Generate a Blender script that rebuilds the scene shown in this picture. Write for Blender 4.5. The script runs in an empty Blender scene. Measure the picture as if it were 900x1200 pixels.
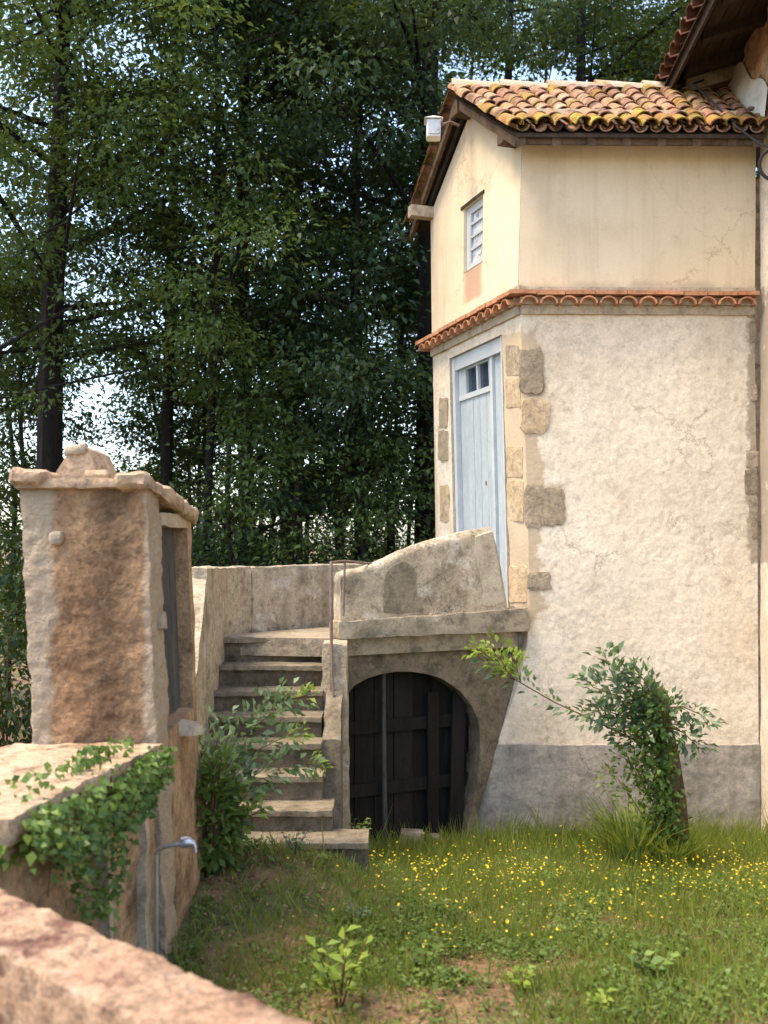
import bpy, math, random
import numpy as np
from mathutils import Vector, Matrix, noise

random.seed(7)
RNG = np.random.default_rng(7)
SC = bpy.context.scene
COL = SC.collection

# ------------------------------------------------------------------ camera
F, CX, HY, EYE = 1177.0, 450.0, 640.0, 2.45      # focal in photo pixels, principal column, horizon row, eye height
cam_d = bpy.data.cameras.new('camera')
cam_d.sensor_fit = 'VERTICAL'
cam_d.sensor_height = 36.0
cam_d.lens = F / 1200.0 * 36.0
cam_d.shift_y = (HY - 600.0) / 1200.0
cam_d.clip_start = 0.05
cam_d.clip_end = 1500.0
cam_d.dof.use_dof = True
cam_d.dof.focus_distance = 8.3
cam_d.dof.aperture_fstop = 2.4
cam = bpy.data.objects.new('camera', cam_d)
COL.objects.link(cam)
cam.location = (0, 0, EYE)
cam.rotation_euler = (math.radians(90), 0, 0)
SC.camera = cam

# ------------------------------------------------------------------ sky, sun, exposure
SUN_DIR = Vector((-0.42, -0.14, 0.90)).normalized()       # towards the sun
SUN_EL = math.asin(SUN_DIR.z)
SUN_AZ = math.atan2(SUN_DIR.x, SUN_DIR.y)
world = bpy.data.worlds.new('World')
SC.world = world
world.use_nodes = True
wn = world.node_tree
wn.nodes.clear()
sky = wn.nodes.new('ShaderNodeTexSky')
sky.sky_type = 'NISHITA'
sky.sun_disc = False
sky.sun_elevation = SUN_EL
sky.sun_rotation = SUN_AZ
sky.air_density = 1.0
sky.dust_density = 2.0
sky.ozone_density = 0.2
bg = wn.nodes.new('ShaderNodeBackground')
bg.inputs['Strength'].default_value = 0.15
wo = wn.nodes.new('ShaderNodeOutputWorld')
wn.links.new(sky.outputs[0], bg.inputs['Color'])
wn.links.new(bg.outputs[0], wo.inputs[0])
sun_d = bpy.data.lights.new('sun', 'SUN')
sun_d.energy = 1.5
sun_d.angle = math.radians(22)
sun_d.color = (1.0, 0.83, 0.60)
sun = bpy.data.objects.new('sun', sun_d)
COL.objects.link(sun)
sun.rotation_euler = SUN_DIR.to_track_quat('Z', 'Y').to_euler()
SC.view_settings.view_transform = 'Standard'
SC.view_settings.look = 'None'
SC.view_settings.gamma = 1.0
SC.view_settings.exposure = 1.95
SC.cycles.max_bounces = 6
SC.cycles.use_denoising = True

# ------------------------------------------------------------------ helpers
W = {}                                                   # world matrices of what has been built


def P(px, py, Y):
    """the point at distance Y that stands at that place of the photograph"""
    return Vector(((px - CX) / F * Y, Y, EYE + (HY - py) / F * Y))


def srgb(r, g, b):
    f = lambda c: ((c / 255 + 0.055) / 1.055) ** 2.4 if c > 10 else c / 255 / 12.92
    return (f(r), f(g), f(b), 1.0)


def put(o, parent=None, M=None):
    M = M or Matrix.Identity(4)
    COL.objects.link(o)
    if parent is not None:
        o.parent = parent
        o.matrix_basis = W[parent.name].inverted() @ M
    else:
        o.matrix_basis = M
    W[o.name] = M
    return o


def tag(o, label=None, cat=None, group=None, kind=None):
    for k, v in (('label', label), ('category', cat), ('group', group), ('kind', kind)):
        if v:
            o[k] = v
    return o


def thing(name, label, cat, loc, group=None):
    o = bpy.data.objects.new(name, None)
    o.empty_display_size = 0.1
    put(o, None, Matrix.Translation(Vector(loc)))
    return tag(o, label, cat, group, 'thing')


def mesh(name, verts, faces, mat=None, smooth=False):
    me = bpy.data.meshes.new(name)
    me.from_pydata([tuple(v) for v in verts], [], faces)
    if mat:
        me.materials.append(mat)
    if smooth:
        me.polygons.foreach_set('use_smooth', [True] * len(me.polygons))
        me.update()
        me.set_sharp_from_angle(angle=math.radians(42))
    me.update()
    return me


def obj(name, verts, faces, mat=None, parent=None, smooth=False, M=None):
    return put(bpy.data.objects.new(name, mesh(name, verts, faces, mat, smooth)), parent, M)


def inst(name, me, parent, M):
    return put(bpy.data.objects.new(name, me), parent, M)


def wobble(v, amp, sc, seed=0.0):
    if not amp:
        return v
    p = v * sc + Vector((seed, seed * 1.7, -seed))
    q = noise.noise_vector(p) * (amp * .6) + noise.noise_vector(p * 3.1) * (amp * .35) + noise.noise_vector(p * 9.7) * (amp * .22)
    return v + q


def hexa_data(c, div=(1, 1, 1), amp=0.0, sc=6.0, rnd=0.0, seed=0.0):
    """box from 8 corners c[i][j][k], divided, rounded towards its middle at edges, roughened"""
    nx, ny, nz = div
    idx, verts, faces = {}, [], []
    ctr = sum((c[i][j][k] for i in (0, 1) for j in (0, 1) for k in (0, 1)), Vector()) / 8

    def vid(i, j, k):
        if (i, j, k) in idx:
            return idx[(i, j, k)]
        a, b, d = i / nx, j / ny, k / nz
        p = Vector()
        for ii, wa in ((0, 1 - a), (1, a)):
            for jj, wb in ((0, 1 - b), (1, b)):
                for kk, wd in ((0, 1 - d), (1, d)):
                    p += c[ii][jj][kk] * (wa * wb * wd)
        if rnd:
            ext = (i in (0, nx)) + (j in (0, ny)) + (k in (0, nz))
            if ext >= 2:
                p += (ctr - p).normalized() * rnd * (0.7 if ext == 2 else 1.3)
        p = wobble(p, amp, sc, seed)
        idx[(i, j, k)] = len(verts)
        verts.append(p)
        return idx[(i, j, k)]
    for i in range(nx):
        for j in range(ny):
            faces.append([vid(i, j, 0), vid(i, j + 1, 0), vid(i + 1, j + 1, 0), vid(i + 1, j, 0)])
            faces.append([vid(i, j, nz), vid(i + 1, j, nz), vid(i + 1, j + 1, nz), vid(i, j + 1, nz)])
    for i in range(nx):
        for k in range(nz):
            faces.append([vid(i, 0, k), vid(i + 1, 0, k), vid(i + 1, 0, k + 1), vid(i, 0, k + 1)])
            faces.append([vid(i, ny, k), vid(i, ny, k + 1), vid(i + 1, ny, k + 1), vid(i + 1, ny, k)])
    for j in range(ny):
        for k in range(nz):
            faces.append([vid(0, j, k), vid(0, j, k + 1), vid(0, j + 1, k + 1), vid(0, j + 1, k)])
            faces.append([vid(nx, j, k), vid(nx, j + 1, k), vid(nx, j + 1, k + 1), vid(nx, j, k + 1)])
    return verts, faces


def box(name, x0, x1, y0, y1, z0, z1, mat, parent=None, div=(1, 1, 1), amp=0.0, sc=6.0, rnd=0.0, smooth=False, fn=None):
    f = fn or (lambda a, b, d: Vector((a, b, d)))
    c = [[[f(a, b, d) for d in (z0, z1)] for b in (y0, y1)] for a in (x0, x1)]
    v, q = hexa_data(c, div, amp, sc, rnd, random.random() * 50)
    return obj(name, v, q, mat, parent, smooth)


def hexa(name, c, mat, parent=None, div=(1, 1, 1), amp=0.0, sc=6.0, rnd=0.0, smooth=False):
    v, q = hexa_data(c, div, amp, sc, rnd, random.random() * 50)
    return obj(name, v, q, mat, parent, smooth)


def tube_data(pts, radii, seg=8, cap=True, amp=0.0, sc=5.0):
    pts = [Vector(p) for p in pts]
    verts, faces = [], []
    n = len(pts)
    up = Vector((0.31, 0.2, 0.93))
    for i, p in enumerate(pts):
        t = (pts[min(i + 1, n - 1)] - pts[max(i - 1, 0)]).normalized()
        a = t.cross(up)
        if a.length < 0.05:
            a = t.cross(Vector((1, 0, 0)))
        a.normalize()
        b = t.cross(a)
        r = radii[i] if hasattr(radii, '__len__') else radii
        for k in range(seg):
            th = 2 * math.pi * k / seg
            verts.append(wobble(p + (a * math.cos(th) + b * math.sin(th)) * r, amp, sc))
    for i in range(n - 1):
        for k in range(seg):
            k2 = (k + 1) % seg
            faces.append([i * seg + k, i * seg + k2, (i + 1) * seg + k2, (i + 1) * seg + k])
    if cap:
        faces.append(list(range(seg))[::-1])
        faces.append([(n - 1) * seg + k for k in range(seg)])
    return verts, faces


def tube(name, pts, radii, mat, parent=None, seg=8, smooth=True, amp=0.0, sc=5.0):
    v, f = tube_data(pts, radii, seg, True, amp, sc)
    return obj(name, v, f, mat, parent, smooth)


def join(parts):
    V, Q = [], []
    for v, q in parts:
        o = len(V)
        V += list(v)
        Q += [[i + o for i in f] for f in q]
    return V, Q


def quads_mesh(name, verts, nq, mat, vpq=4):
    """fast mesh of nq loose quads from an (nq*4,3) array"""
    me = bpy.data.meshes.new(name)
    me.vertices.add(nq * vpq)
    me.vertices.foreach_set('co', np.asarray(verts, dtype=np.float32).ravel())
    me.loops.add(nq * vpq)
    me.loops.foreach_set('vertex_index', np.arange(nq * vpq, dtype=np.int32))
    me.polygons.add(nq)
    me.polygons.foreach_set('loop_start', np.arange(0, nq * vpq, vpq, dtype=np.int32))
    me.polygons.foreach_set('loop_total', np.full(nq, vpq, dtype=np.int32))
    me.materials.append(mat)
    me.update(calc_edges=True)
    return me


def unit(a):
    return a / np.maximum(np.linalg.norm(a, axis=1, keepdims=True), 1e-6)


def leaf_verts(c, d, n, ln, wd, fold=0.25):
    """kite leaves: base c, direction d, normal n, length ln, width wd (arrays)"""
    c, d, n = np.asarray(c), unit(np.asarray(d)), np.asarray(n)
    s = unit(np.cross(d, n))
    n = unit(np.cross(s, d))
    ln = np.broadcast_to(np.asarray(ln), (len(c),))[:, None]
    wd = np.broadcast_to(np.asarray(wd), (len(c),))[:, None]
    mid = c + d * ln * 0.45 - n * wd * fold * -1
    return np.stack([c, mid + s * wd * 0.5, c + d * ln - n * ln * 0.12, mid - s * wd * 0.5], axis=1).reshape(-1, 3)


def leaf_obj(name, c, d, n, ln, wd, mat, parent=None, fold=0.25):
    v = leaf_verts(c, d, n, ln, wd, fold)
    return put(bpy.data.objects.new(name, quads_mesh(name, v, len(c), mat)), parent)


# ------------------------------------------------------------------ materials
def nd(nt, typ, **kw):
    n = nt.nodes.new(typ)
    for k, v in kw.items():
        if k in n.inputs:
            n.inputs[k].default_value = v
        else:
            setattr(n, k, v)
    return n


def ramp(nt, src, cols, lo=0.3, hi=0.7):
    r = nt.nodes.new('ShaderNodeValToRGB')
    e = r.color_ramp.elements
    while len(e) < len(cols):
        e.new(0.5)
    for i, c in enumerate(cols):
        e[i].position = lo + (hi - lo) * i / max(1, len(cols) - 1)
        e[i].color = c
    nt.links.new(src, r.inputs[0])
    return r.outputs[0]


def mix(nt, fac, a, b, mode='MIX'):
    m = nt.nodes.new('ShaderNodeMix')
    m.data_type = 'RGBA'
    m.blend_type = mode
    for s, v in ((0, fac), (6, a), (7, b)):
        if hasattr(v, 'is_linked') or hasattr(v, 'links'):
            nt.links.new(v, m.inputs[s])
        else:
            m.inputs[s].default_value = v
    return m.outputs[2]


def mat(name, cols, scale=3.0, rough=0.9, bump=0.3, bscale=40.0, bdist=0.01, stains=(), grain=0.25, stretch=None, per_obj=0.0, metal=0.0, island=0.0):
    m = bpy.data.materials.new(name)
    m.use_nodes = True
    nt = m.node_tree
    bs = nt.nodes['Principled BSDF']
    bs.inputs['Roughness'].default_value = rough
    bs.inputs['Metallic'].default_value = metal
    bs.inputs['Specular IOR Level'].default_value = 0.25
    geo = nd(nt, 'ShaderNodeNewGeometry')
    src = geo.outputs['Position']
    if stretch:
        mp = nd(nt, 'ShaderNodeMapping')
        mp.inputs['Scale'].default_value = stretch
        nt.links.new(src, mp.inputs[0])
        src = mp.outputs[0]
    if per_obj:
        oi = nd(nt, 'ShaderNodeObjectInfo')
        ad = nd(nt, 'ShaderNodeVectorMath', operation='MULTIPLY_ADD')
        nt.links.new(oi.outputs['Random'], ad.inputs[0])
        ad.inputs[1].default_value = (37, 53, 71)
        nt.links.new(src, ad.inputs[2])
        src = ad.outputs[0]
    n1 = nd(nt, 'ShaderNodeTexNoise', Scale=scale, Detail=7.0, Roughness=0.62)
    nt.links.new(src, n1.inputs['Vector'])
    c = ramp(nt, n1.outputs[0], cols)
    for (sc, s_scale, lo, hi, amt) in stains:
        n2 = nd(nt, 'ShaderNodeTexNoise', Scale=s_scale, Detail=5.0, Roughness=0.6)
        of = nd(nt, 'ShaderNodeVectorMath', operation='ADD')
        of.inputs[1].default_value = (sc[0] * 97, sc[1] * 131, 11)
        nt.links.new(src, of.inputs[0])
        nt.links.new(of.outputs[0], n2.inputs['Vector'])
        mr = nd(nt, 'ShaderNodeMapRange')
        nt.links.new(n2.outputs[0], mr.inputs[0])
        mr.inputs[1].default_value, mr.inputs[2].default_value = lo, hi
        mr.inputs[4].default_value = amt
        c = mix(nt, mr.outputs[0], c, sc)
    if grain:
        n3 = nd(nt, 'ShaderNodeTexNoise', Scale=bscale * 1.7, Detail=3.0)
        nt.links.new(src, n3.inputs['Vector'])
        g = ramp(nt, n3.outputs[0], [(1 - grain,) * 3 + (1,), (1 + grain * 0.6,) * 3 + (1,)], 0.25, 0.75)
        c = mix(nt, 1.0, c, g, 'MULTIPLY')
    if grain > .1:
        n5 = nd(nt, 'ShaderNodeTexNoise', Scale=bscale * .33, Detail=9.0, Roughness=.78)
        nt.links.new(src, n5.inputs['Vector'])
        g = ramp(nt, n5.outputs[0], [(1 - grain * 1.9,) * 3 + (1,), (1, 1, 1, 1), (1 + grain * .7,) * 3 + (1,)], 0.33, 0.67)
        c = mix(nt, 1.0, c, g, 'MULTIPLY')
    if per_obj:
        h = nd(nt, 'ShaderNodeHueSaturation')
        mr = nd(nt, 'ShaderNodeMapRange')
        nt.links.new(oi.outputs['Random'], mr.inputs[0])
        mr.inputs[3].default_value, mr.inputs[4].default_value = 1 - per_obj, 1 + per_obj
        nt.links.new(mr.outputs[0], h.inputs['Value'])
        nt.links.new(c, h.inputs['Color'])
        c = h.outputs[0]
    nt.links.new(c, bs.inputs['Base Color'])
    if bump:
        n4 = nd(nt, 'ShaderNodeTexNoise', Scale=bscale, Detail=6.0, Roughness=0.65)
        nt.links.new(src, n4.inputs['Vector'])
        b = nd(nt, 'ShaderNodeBump', Strength=bump, Distance=bdist)
        nt.links.new(n4.outputs[0], b.inputs['Height'])
        nt.links.new(b.outputs[0], bs.inputs['Normal'])
    return m


def leaf_mat(name, cols, transl=0.35, rough=0.5):
    m = bpy.data.materials.new(name)
    m.use_nodes = True
    nt = m.node_tree
    bs = nt.nodes['Principled BSDF']
    out = nt.nodes['Material Output']
    bs.inputs['Roughness'].default_value = rough
    bs.inputs['Specular IOR Level'].default_value = 0.3
    geo = nd(nt, 'ShaderNodeNewGeometry')
    n1 = nd(nt, 'ShaderNodeTexNoise', Scale=0.8, Detail=3.0)
    nt.links.new(geo.outputs['Position'], n1.inputs['Vector'])
    ad = nd(nt, 'ShaderNodeMath', operation='MULTIPLY_ADD')
    nt.links.new(geo.outputs['Random Per Island'], ad.inputs[0])
    ad.inputs[1].default_value = 0.5
    nt.links.new(n1.outputs[0], ad.inputs[2])
    c = ramp(nt, ad.outputs[0], cols, 0.4, 1.1)
    nt.links.new(c, bs.inputs['Base Color'])
    tr = nd(nt, 'ShaderNodeBsdfTranslucent')
    c2 = mix(nt, 0.5, c, (0.25, 0.32, 0.02, 1), 'MIX')
    c3 = mix(nt, 0.6, c, c2, 'MIX')
    nt.links.new(c3, tr.inputs['Color'])
    ms = nd(nt, 'ShaderNodeMixShader')
    ms.inputs[0].default_value = transl
    nt.links.new(bs.outputs[0], ms.inputs[1])
    nt.links.new(tr.outputs[0], ms.inputs[2])
    nt.links.new(ms.outputs[0], out.inputs['Surface'])
    return m


C4 = lambda r, g, b: (r, g, b, 1.0)


def zone(m, color, x0, x1, z0=None, z1=None, soft=.05, wob=.10, wsc=4.0, amt=1.0, zs=1.0):
    """a worn or repaired area with a ragged outline: x0..x1 across, z0..z1 up (world metres)"""
    nt = m.node_tree
    bs = nt.nodes['Principled BSDF']
    old = bs.inputs['Base Color'].links[0].from_socket
    geo = nd(nt, 'ShaderNodeNewGeometry')
    mp = nd(nt, 'ShaderNodeMapping')
    mp.inputs['Scale'].default_value = (1, 1, zs)
    mp.inputs['Location'].default_value = (x0 * 7, x1 * 3, 0)
    nt.links.new(geo.outputs['Position'], mp.inputs[0])
    ns = nd(nt, 'ShaderNodeTexNoise', Scale=wsc, Detail=5.0, Roughness=.65)
    nt.links.new(mp.outputs[0], ns.inputs['Vector'])
    off = nd(nt, 'ShaderNodeVectorMath', operation='SUBTRACT')
    nt.links.new(ns.outputs['Color'], off.inputs[0])
    off.inputs[1].default_value = (.5, .5, .5)
    sc_ = nd(nt, 'ShaderNodeVectorMath', operation='MULTIPLY_ADD')
    nt.links.new(off.outputs[0], sc_.inputs[0])
    sc_.inputs[1].default_value = (wob * 2.4,) * 3
    nt.links.new(geo.outputs['Position'], sc_.inputs[2])
    sp = nd(nt, 'ShaderNodeSeparateXYZ')
    nt.links.new(sc_.outputs[0], sp.inputs[0])
    fac = None
    for ax_, lo, hi in ((0, x0, x1), (2, z0, z1)):
        if lo is None:
            continue
        for edge, sign in ((lo, 1), (hi, -1)):
            mr = nd(nt, 'ShaderNodeMapRange')
            mr.interpolation_type = 'SMOOTHSTEP'
            nt.links.new(sp.outputs[ax_], mr.inputs[0])
            mr.inputs[1].default_value = edge - soft * sign
            mr.inputs[2].default_value = edge + soft * sign
            mr.inputs[3].default_value, mr.inputs[4].default_value = 0.0, 1.0
            if fac is None:
                fac = mr.outputs[0]
            else:
                mu = nd(nt, 'ShaderNodeMath', operation='MULTIPLY')
                nt.links.new(fac, mu.inputs[0])
                nt.links.new(mr.outputs[0], mu.inputs[1])
                fac = mu.outputs[0]
    mu = nd(nt, 'ShaderNodeMath', operation='MULTIPLY')
    nt.links.new(fac, mu.inputs[0])
    mu.inputs[1].default_value = amt
    nt.links.new(mix(nt, mu.outputs[0], old, color), bs.inputs['Base Color'])




def weather(m, streak=None, s_amt=.3, crack=None, c_scale=.9, c_amt=.7):
    """rain streaks and hairline cracks in old render"""
    nt = m.node_tree
    bs = nt.nodes['Principled BSDF']
    geo = nd(nt, 'ShaderNodeNewGeometry')
    c = bs.inputs['Base Color'].links[0].from_socket
    if streak:
        mp = nd(nt, 'ShaderNodeMapping')
        mp.inputs['Scale'].default_value = (7, 7, .55)
        nt.links.new(geo.outputs['Position'], mp.inputs[0])
        ns = nd(nt, 'ShaderNodeTexNoise', Scale=1.0, Detail=6.0, Roughness=.65)
        nt.links.new(mp.outputs[0], ns.inputs['Vector'])
        mr = nd(nt, 'ShaderNodeMapRange')
        nt.links.new(ns.outputs[0], mr.inputs[0])
        mr.inputs[1].default_value, mr.inputs[2].default_value, mr.inputs[4].default_value = .50, .72, s_amt
        c = mix(nt, mr.outputs[0], c, streak)
    if crack:
        ns = nd(nt, 'ShaderNodeTexNoise', Scale=3.0, Detail=6.0, Roughness=.7)
        nt.links.new(geo.outputs['Position'], ns.inputs['Vector'])
        ad = nd(nt, 'ShaderNodeVectorMath', operation='MULTIPLY_ADD')
        nt.links.new(ns.outputs['Color'], ad.inputs[0])
        ad.inputs[1].default_value = (.5, .5, .5)
        nt.links.new(geo.outputs['Position'], ad.inputs[2])
        vo_ = nd(nt, 'ShaderNodeTexVoronoi', feature='DISTANCE_TO_EDGE')
        vo_.inputs['Scale'].default_value = c_scale
        nt.links.new(ad.outputs[0], vo_.inputs['Vector'])
        mr = nd(nt, 'ShaderNodeMapRange')
        nt.links.new(vo_.outputs[0], mr.inputs[0])
        mr.inputs[1].default_value, mr.inputs[2].default_value, mr.inputs[3].default_value, mr.inputs[4].default_value = .002, .007, 1.0, 0.0
        n2 = nd(nt, 'ShaderNodeTexNoise', Scale=1.1, Detail=2.0)
        nt.links.new(geo.outputs['Position'], n2.inputs['Vector'])
        m2 = nd(nt, 'ShaderNodeMapRange')
        nt.links.new(n2.outputs[0], m2.inputs[0])
        m2.inputs[1].default_value, m2.inputs[2].default_value, m2.inputs[4].default_value = .48, .60, c_amt
        mu = nd(nt, 'ShaderNodeMath', operation='MULTIPLY')
        nt.links.new(mr.outputs[0], mu.inputs[0])
        nt.links.new(m2.outputs[0], mu.inputs[1])
        c = mix(nt, mu.outputs[0], c, crack)
    nt.links.new(c, bs.inputs['Base Color'])


M = {}
M['plaster'] = mat('cream_plaster', [C4(.63, .51, .345), C4(.70, .58, .41)], 1.2, .92, .15, 60, .004, [(C4(.50, .38, .24), 1.7, .52, .75, .55), (C4(.45, .34, .22), 9, .60, .72, .3)], .085)
M['stucco'] = mat('rough_stucco', [C4(.68, .575, .435), C4(.77, .67, .53)], 1.1, .95, .5, 34, .010, [(C4(.56, .44, .30), 1.3, .54, .74, .6), (C4(.46, .36, .25), 12, .62, .70, .45)], .15)
M['plinth'] = mat('grey_render', [C4(.24, .215, .185), C4(.34, .31, .265), C4(.40, .35, .285)], 3.0, .95, .5, 30, .012, [(C4(.12, .11, .085), 5, .58, .72, .6), (C4(.40, .33, .24), 3, .6, .75, .5)], .2)
M['stone'] = mat('quoin_stone', [C4(.42, .30, .17), C4(.55, .43, .28)], 5, .93, .6, 45, .012, [(C4(.16, .14, .11), 7, .55, .68, .6)], .2, per_obj=.12)
M['stone_grey'] = mat('weathered_grey_stone', [C4(.26, .205, .14), C4(.42, .335, .23)], 6, .93, .7, 45, .012, [(C4(.44, .34, .22), 5, .55, .7, .7)], .25, per_obj=.15)
M['mortar'] = mat('mortar', [C4(.38, .31, .22), C4(.50, .42, .31)], 5, .95, .5, 50, .01, [(C4(.2, .17, .13), 6, .55, .7, .5)], .2)
M['concrete'] = mat('old_concrete', [C4(.30, .245, .17), C4(.43, .355, .25)], 4, .95, .6, 45, .012, [(C4(.13, .115, .085), 6, .52, .68, .75), (C4(.50, .43, .33), 9, .6, .7, .6)], .25)
M['arch'] = mat('dark_arch_stone', [C4(.15, .12, .08), C4(.26, .205, .14)], 4, .95, .7, 40, .014, [(C4(.08, .065, .045), 5, .5, .66, .7), (C4(.36, .29, .2), 7, .6, .7, .6)], .25)  # dark brown stone with darker and paler blotches
M['parapet'] = mat('parapet_plaster', [C4(.41, .33, .225), C4(.54, .45, .32)], 3.5, .95, .8, 40, .014, [(C4(.22, .18, .125), 4.0, .54, .66, .75), (C4(.63, .56, .45), 5, .56, .64, .75), (C4(.12, .10, .07), 14, .62, .70, .7)], .26)
M['parapet_dark'] = mat('dark_cement_patch', [C4(.20, .165, .11), C4(.30, .245, .17)], 5, .95, .6, 40, .012, [(C4(.12, .1, .07), 7, .55, .68, .6)], .25)
M['riser'] = mat('shaded_riser', [C4(.10, .078, .05), C4(.19, .15, .10)], 6, .95, .6, 40, .012, [(C4(.05, .042, .026), 7, .5, .66, .7), (C4(.08, .09, .035), 5, .56, .7, .5)], .25)  # shade of the risers put into their dark colour, plus mossy mottling
M['parapet_pale'] = mat('pale_parapet_plaster', [C4(.47, .39, .28), C4(.58, .50, .37)], 4, .95, .5, 40, .012, [(C4(.30, .24, .17), 6, .56, .7, .6)], .2)
M['step'] = mat('worn_step', [C4(.14, .112, .075), C4(.29, .235, .165)], 6, .93, .6, 40, .012, [(C4(.10, .085, .055), 7, .5, .66, .7), (C4(.11, .13, .05), 5, .58, .7, .5)], .25)
M['well'] = mat('ochre_masonry', [C4(.21, .115, .06), C4(.36, .22, .12), C4(.44, .295, .17)], 3.0, .95, .8, 26, .02, [(C4(.075, .05, .03), 2.6, .53, .68, .8), (C4(.48, .36, .24), 9, .62, .72, .6)], .3)
M['well_plaster'] = mat('pale_plaster', [C4(.36, .29, .20), C4(.50, .41, .29)], 6, .93, .6, 35, .012, [(C4(.2, .15, .1), 6, .55, .68, .6)], .2)
M['coping'] = mat('pinkish_coping', [C4(.36, .235, .14), C4(.50, .36, .24)], 5, .95, .7, 35, .015, [(C4(.15, .09, .05), 8, .56, .68, .7)], .3)
M['front_wall'] = mat('pink_wall', [C4(.32, .19, .115), C4(.47, .315, .205)], 5, .95, .9, 45, .02, [(C4(.13, .055, .04), 6, .53, .62, .85), (C4(.50, .38, .29), 11, .6, .7, .6)], .36)
M['tile'] = mat('terracotta_tile', [C4(.22, .105, .06), C4(.39, .20, .12), C4(.50, .33, .22)], 6, .88, .4, 60, .006, [(C4(.055, .042, .03), 6, .48, .62, .8), (C4(.24, .185, .05), 3.6, .53, .64, .75)], .3, per_obj=.24)
M['tile_moss'] = mat('mossy_tile', [C4(.26, .10, .04), C4(.40, .19, .08)], 6, .92, .6, 50, .01, [(C4(.33, .245, .04), 6, .42, .58, .9), (C4(.10, .09, .02), 8, .52, .62, .8)], .3, per_obj=.2)
M['tile_dark'] = mat('dark_brown_tile', [C4(.08, .035, .02), C4(.16, .07, .04)], 6, .9, .4, 60, .006, (), .3, per_obj=.3)  # plain dark brown for the main house tiles
M['tile_ridge'] = mat('pale_ridge_tile', [C4(.50, .33, .20), C4(.66, .52, .37)], 6, .88, .4, 60, .006, [(C4(.38, .28, .05), 6, .55, .68, .8)], .2, per_obj=.12)
M['brick'] = mat('cornice_tile', [C4(.42, .17, .08), C4(.55, .29, .16)], 5, .9, .5, 60, .006, [(C4(.15, .09, .06), 7, .55, .7, .6)], .2, per_obj=.18)
M['wood_dark'] = mat('dark_old_wood', [C4(.03, .019, .011), C4(.065, .042, .025)], 5, .85, .5, 40, .006, (), .3, stretch=(6, 1, 1))
M['wood_rafter'] = mat('rafter_wood', [C4(.07, .043, .024), C4(.13, .085, .05)], 5, .85, .5, 40, .006, (), .3)
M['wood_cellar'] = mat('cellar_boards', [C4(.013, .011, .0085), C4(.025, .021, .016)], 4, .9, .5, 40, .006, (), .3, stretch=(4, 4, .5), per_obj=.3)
M['wood_grey'] = mat('grey_weathered_boards', [C4(.05, .048, .044), C4(.095, .09, .08)], 5, .9, .5, 40, .005, (), .3, stretch=(5, 5, .6), per_obj=.2)
M['paint_white'] = mat('white_paint', [C4(.40, .43, .44), C4(.52, .545, .55)], 4, .6, .1, 60, .002, [(C4(.40, .38, .33), 9, .6, .75, .5)], .08)
M['paint_blue'] = mat('pale_blue_paint', [C4(.34, .39, .41), C4(.44, .48, .495)], 3, .6, .25, 60, .002, [(C4(.30, .31, .30), 8, .56, .72, .6)], .14, stretch=(3, 3, .5), per_obj=.04)
M['glass'] = mat('dark_pane', [C4(.02, .03, .045), C4(.04, .055, .08)], 4, .08, 0, 40, .002, (), 0)
M['glass'].node_tree.nodes['Principled BSDF'].inputs['Specular IOR Level'].default_value = .6
M['curtain'] = mat('lace_curtain', [C4(.40, .42, .44), C4(.62, .64, .65)], 14, .8, .3, 60, .004, [(C4(.14, .15, .17), 16, .56, .64, .8)], .1)
M['rust'] = mat('rust_streaks', [C4(.42, .20, .13), C4(.58, .38, .27)], 9, .95, .2, 50, .004, (), .1, stretch=(6, 6, .6))
M['iron'] = mat('rusted_iron', [C4(.15, .10, .075), C4(.27, .20, .16)], 12, .7, .3, 90, .002, [(C4(.25, .11, .05), 14, .55, .7, .7)], .2)
M['steel'] = mat('galvanised_steel', [C4(.42, .43, .44), C4(.58, .58, .58)], 12, .38, .1, 90, .001, (), .1, metal=.8)
M['black'] = mat('black_rubber', [C4(.015, .015, .018), C4(.03, .03, .035)], 12, .6, 0, 90, .001, (), 0)
M['white'] = mat('white_enamel', [C4(.70, .69, .66), C4(.78, .77, .74)], 12, .5, 0, 90, .001, [(C4(.4, .36, .3), 9, .6, .7, .6)], 0)
M['lime'] = mat('white_lime', [C4(.62, .57, .47), C4(.74, .69, .60)], 5, .9, .3, 50, .006, [(C4(.4, .33, .24), 6, .58, .7, .5)], .1)
M['house_brown'] = mat('bare_brown_render', [C4(.40, .235, .13), C4(.58, .40, .26)], 4, .95, .7, 25, .015, [(C4(.20, .12, .07), 8, .58, .66, .8)], .25)
M['soil'] = mat('red_brown_soil', [C4(.12, .07, .04), C4(.23, .135, .075), C4(.14, .15, .05)], 2.2, .97, .9, 25, .03, [(C4(.09, .12, .035), 1.4, .46, .6, .85), (C4(.33, .215, .13), 5, .6, .72, .6)], .35)
M['bark'] = mat('dark_bark', [C4(.012, .010, .008), C4(.028, .023, .017)], 6, .95, .9, 22, .03, (), .3, stretch=(3, 3, .6))
M['bark_thin'] = mat('grey_green_bark', [C4(.018, .016, .011), C4(.045, .04, .028)], 6, .95, .6, 30, .01, (), .3)
M['bark_stump'] = mat('mossy_bark', [C4(.055, .042, .024), C4(.115, .085, .045)], 7, .95, .9, 30, .02, [(C4(.13, .13, .03), 5, .46, .60, .9)], .3)
M['twig'] = mat('brown_twig', [C4(.09, .05, .025), C4(.14, .085, .04)], 9, .8, .2, 60, .002, (), .2)
M['leaf_dark'] = leaf_mat('dark_green_leaves', [C4(.015, .032, .011), C4(.030, .058, .017), C4(.052, .088, .024)], .30)
M['leaf_mid'] = leaf_mat('mid_green_leaves', [C4(.036, .070, .020), C4(.072, .122, .034), C4(.12, .175, .05)], .40)
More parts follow.
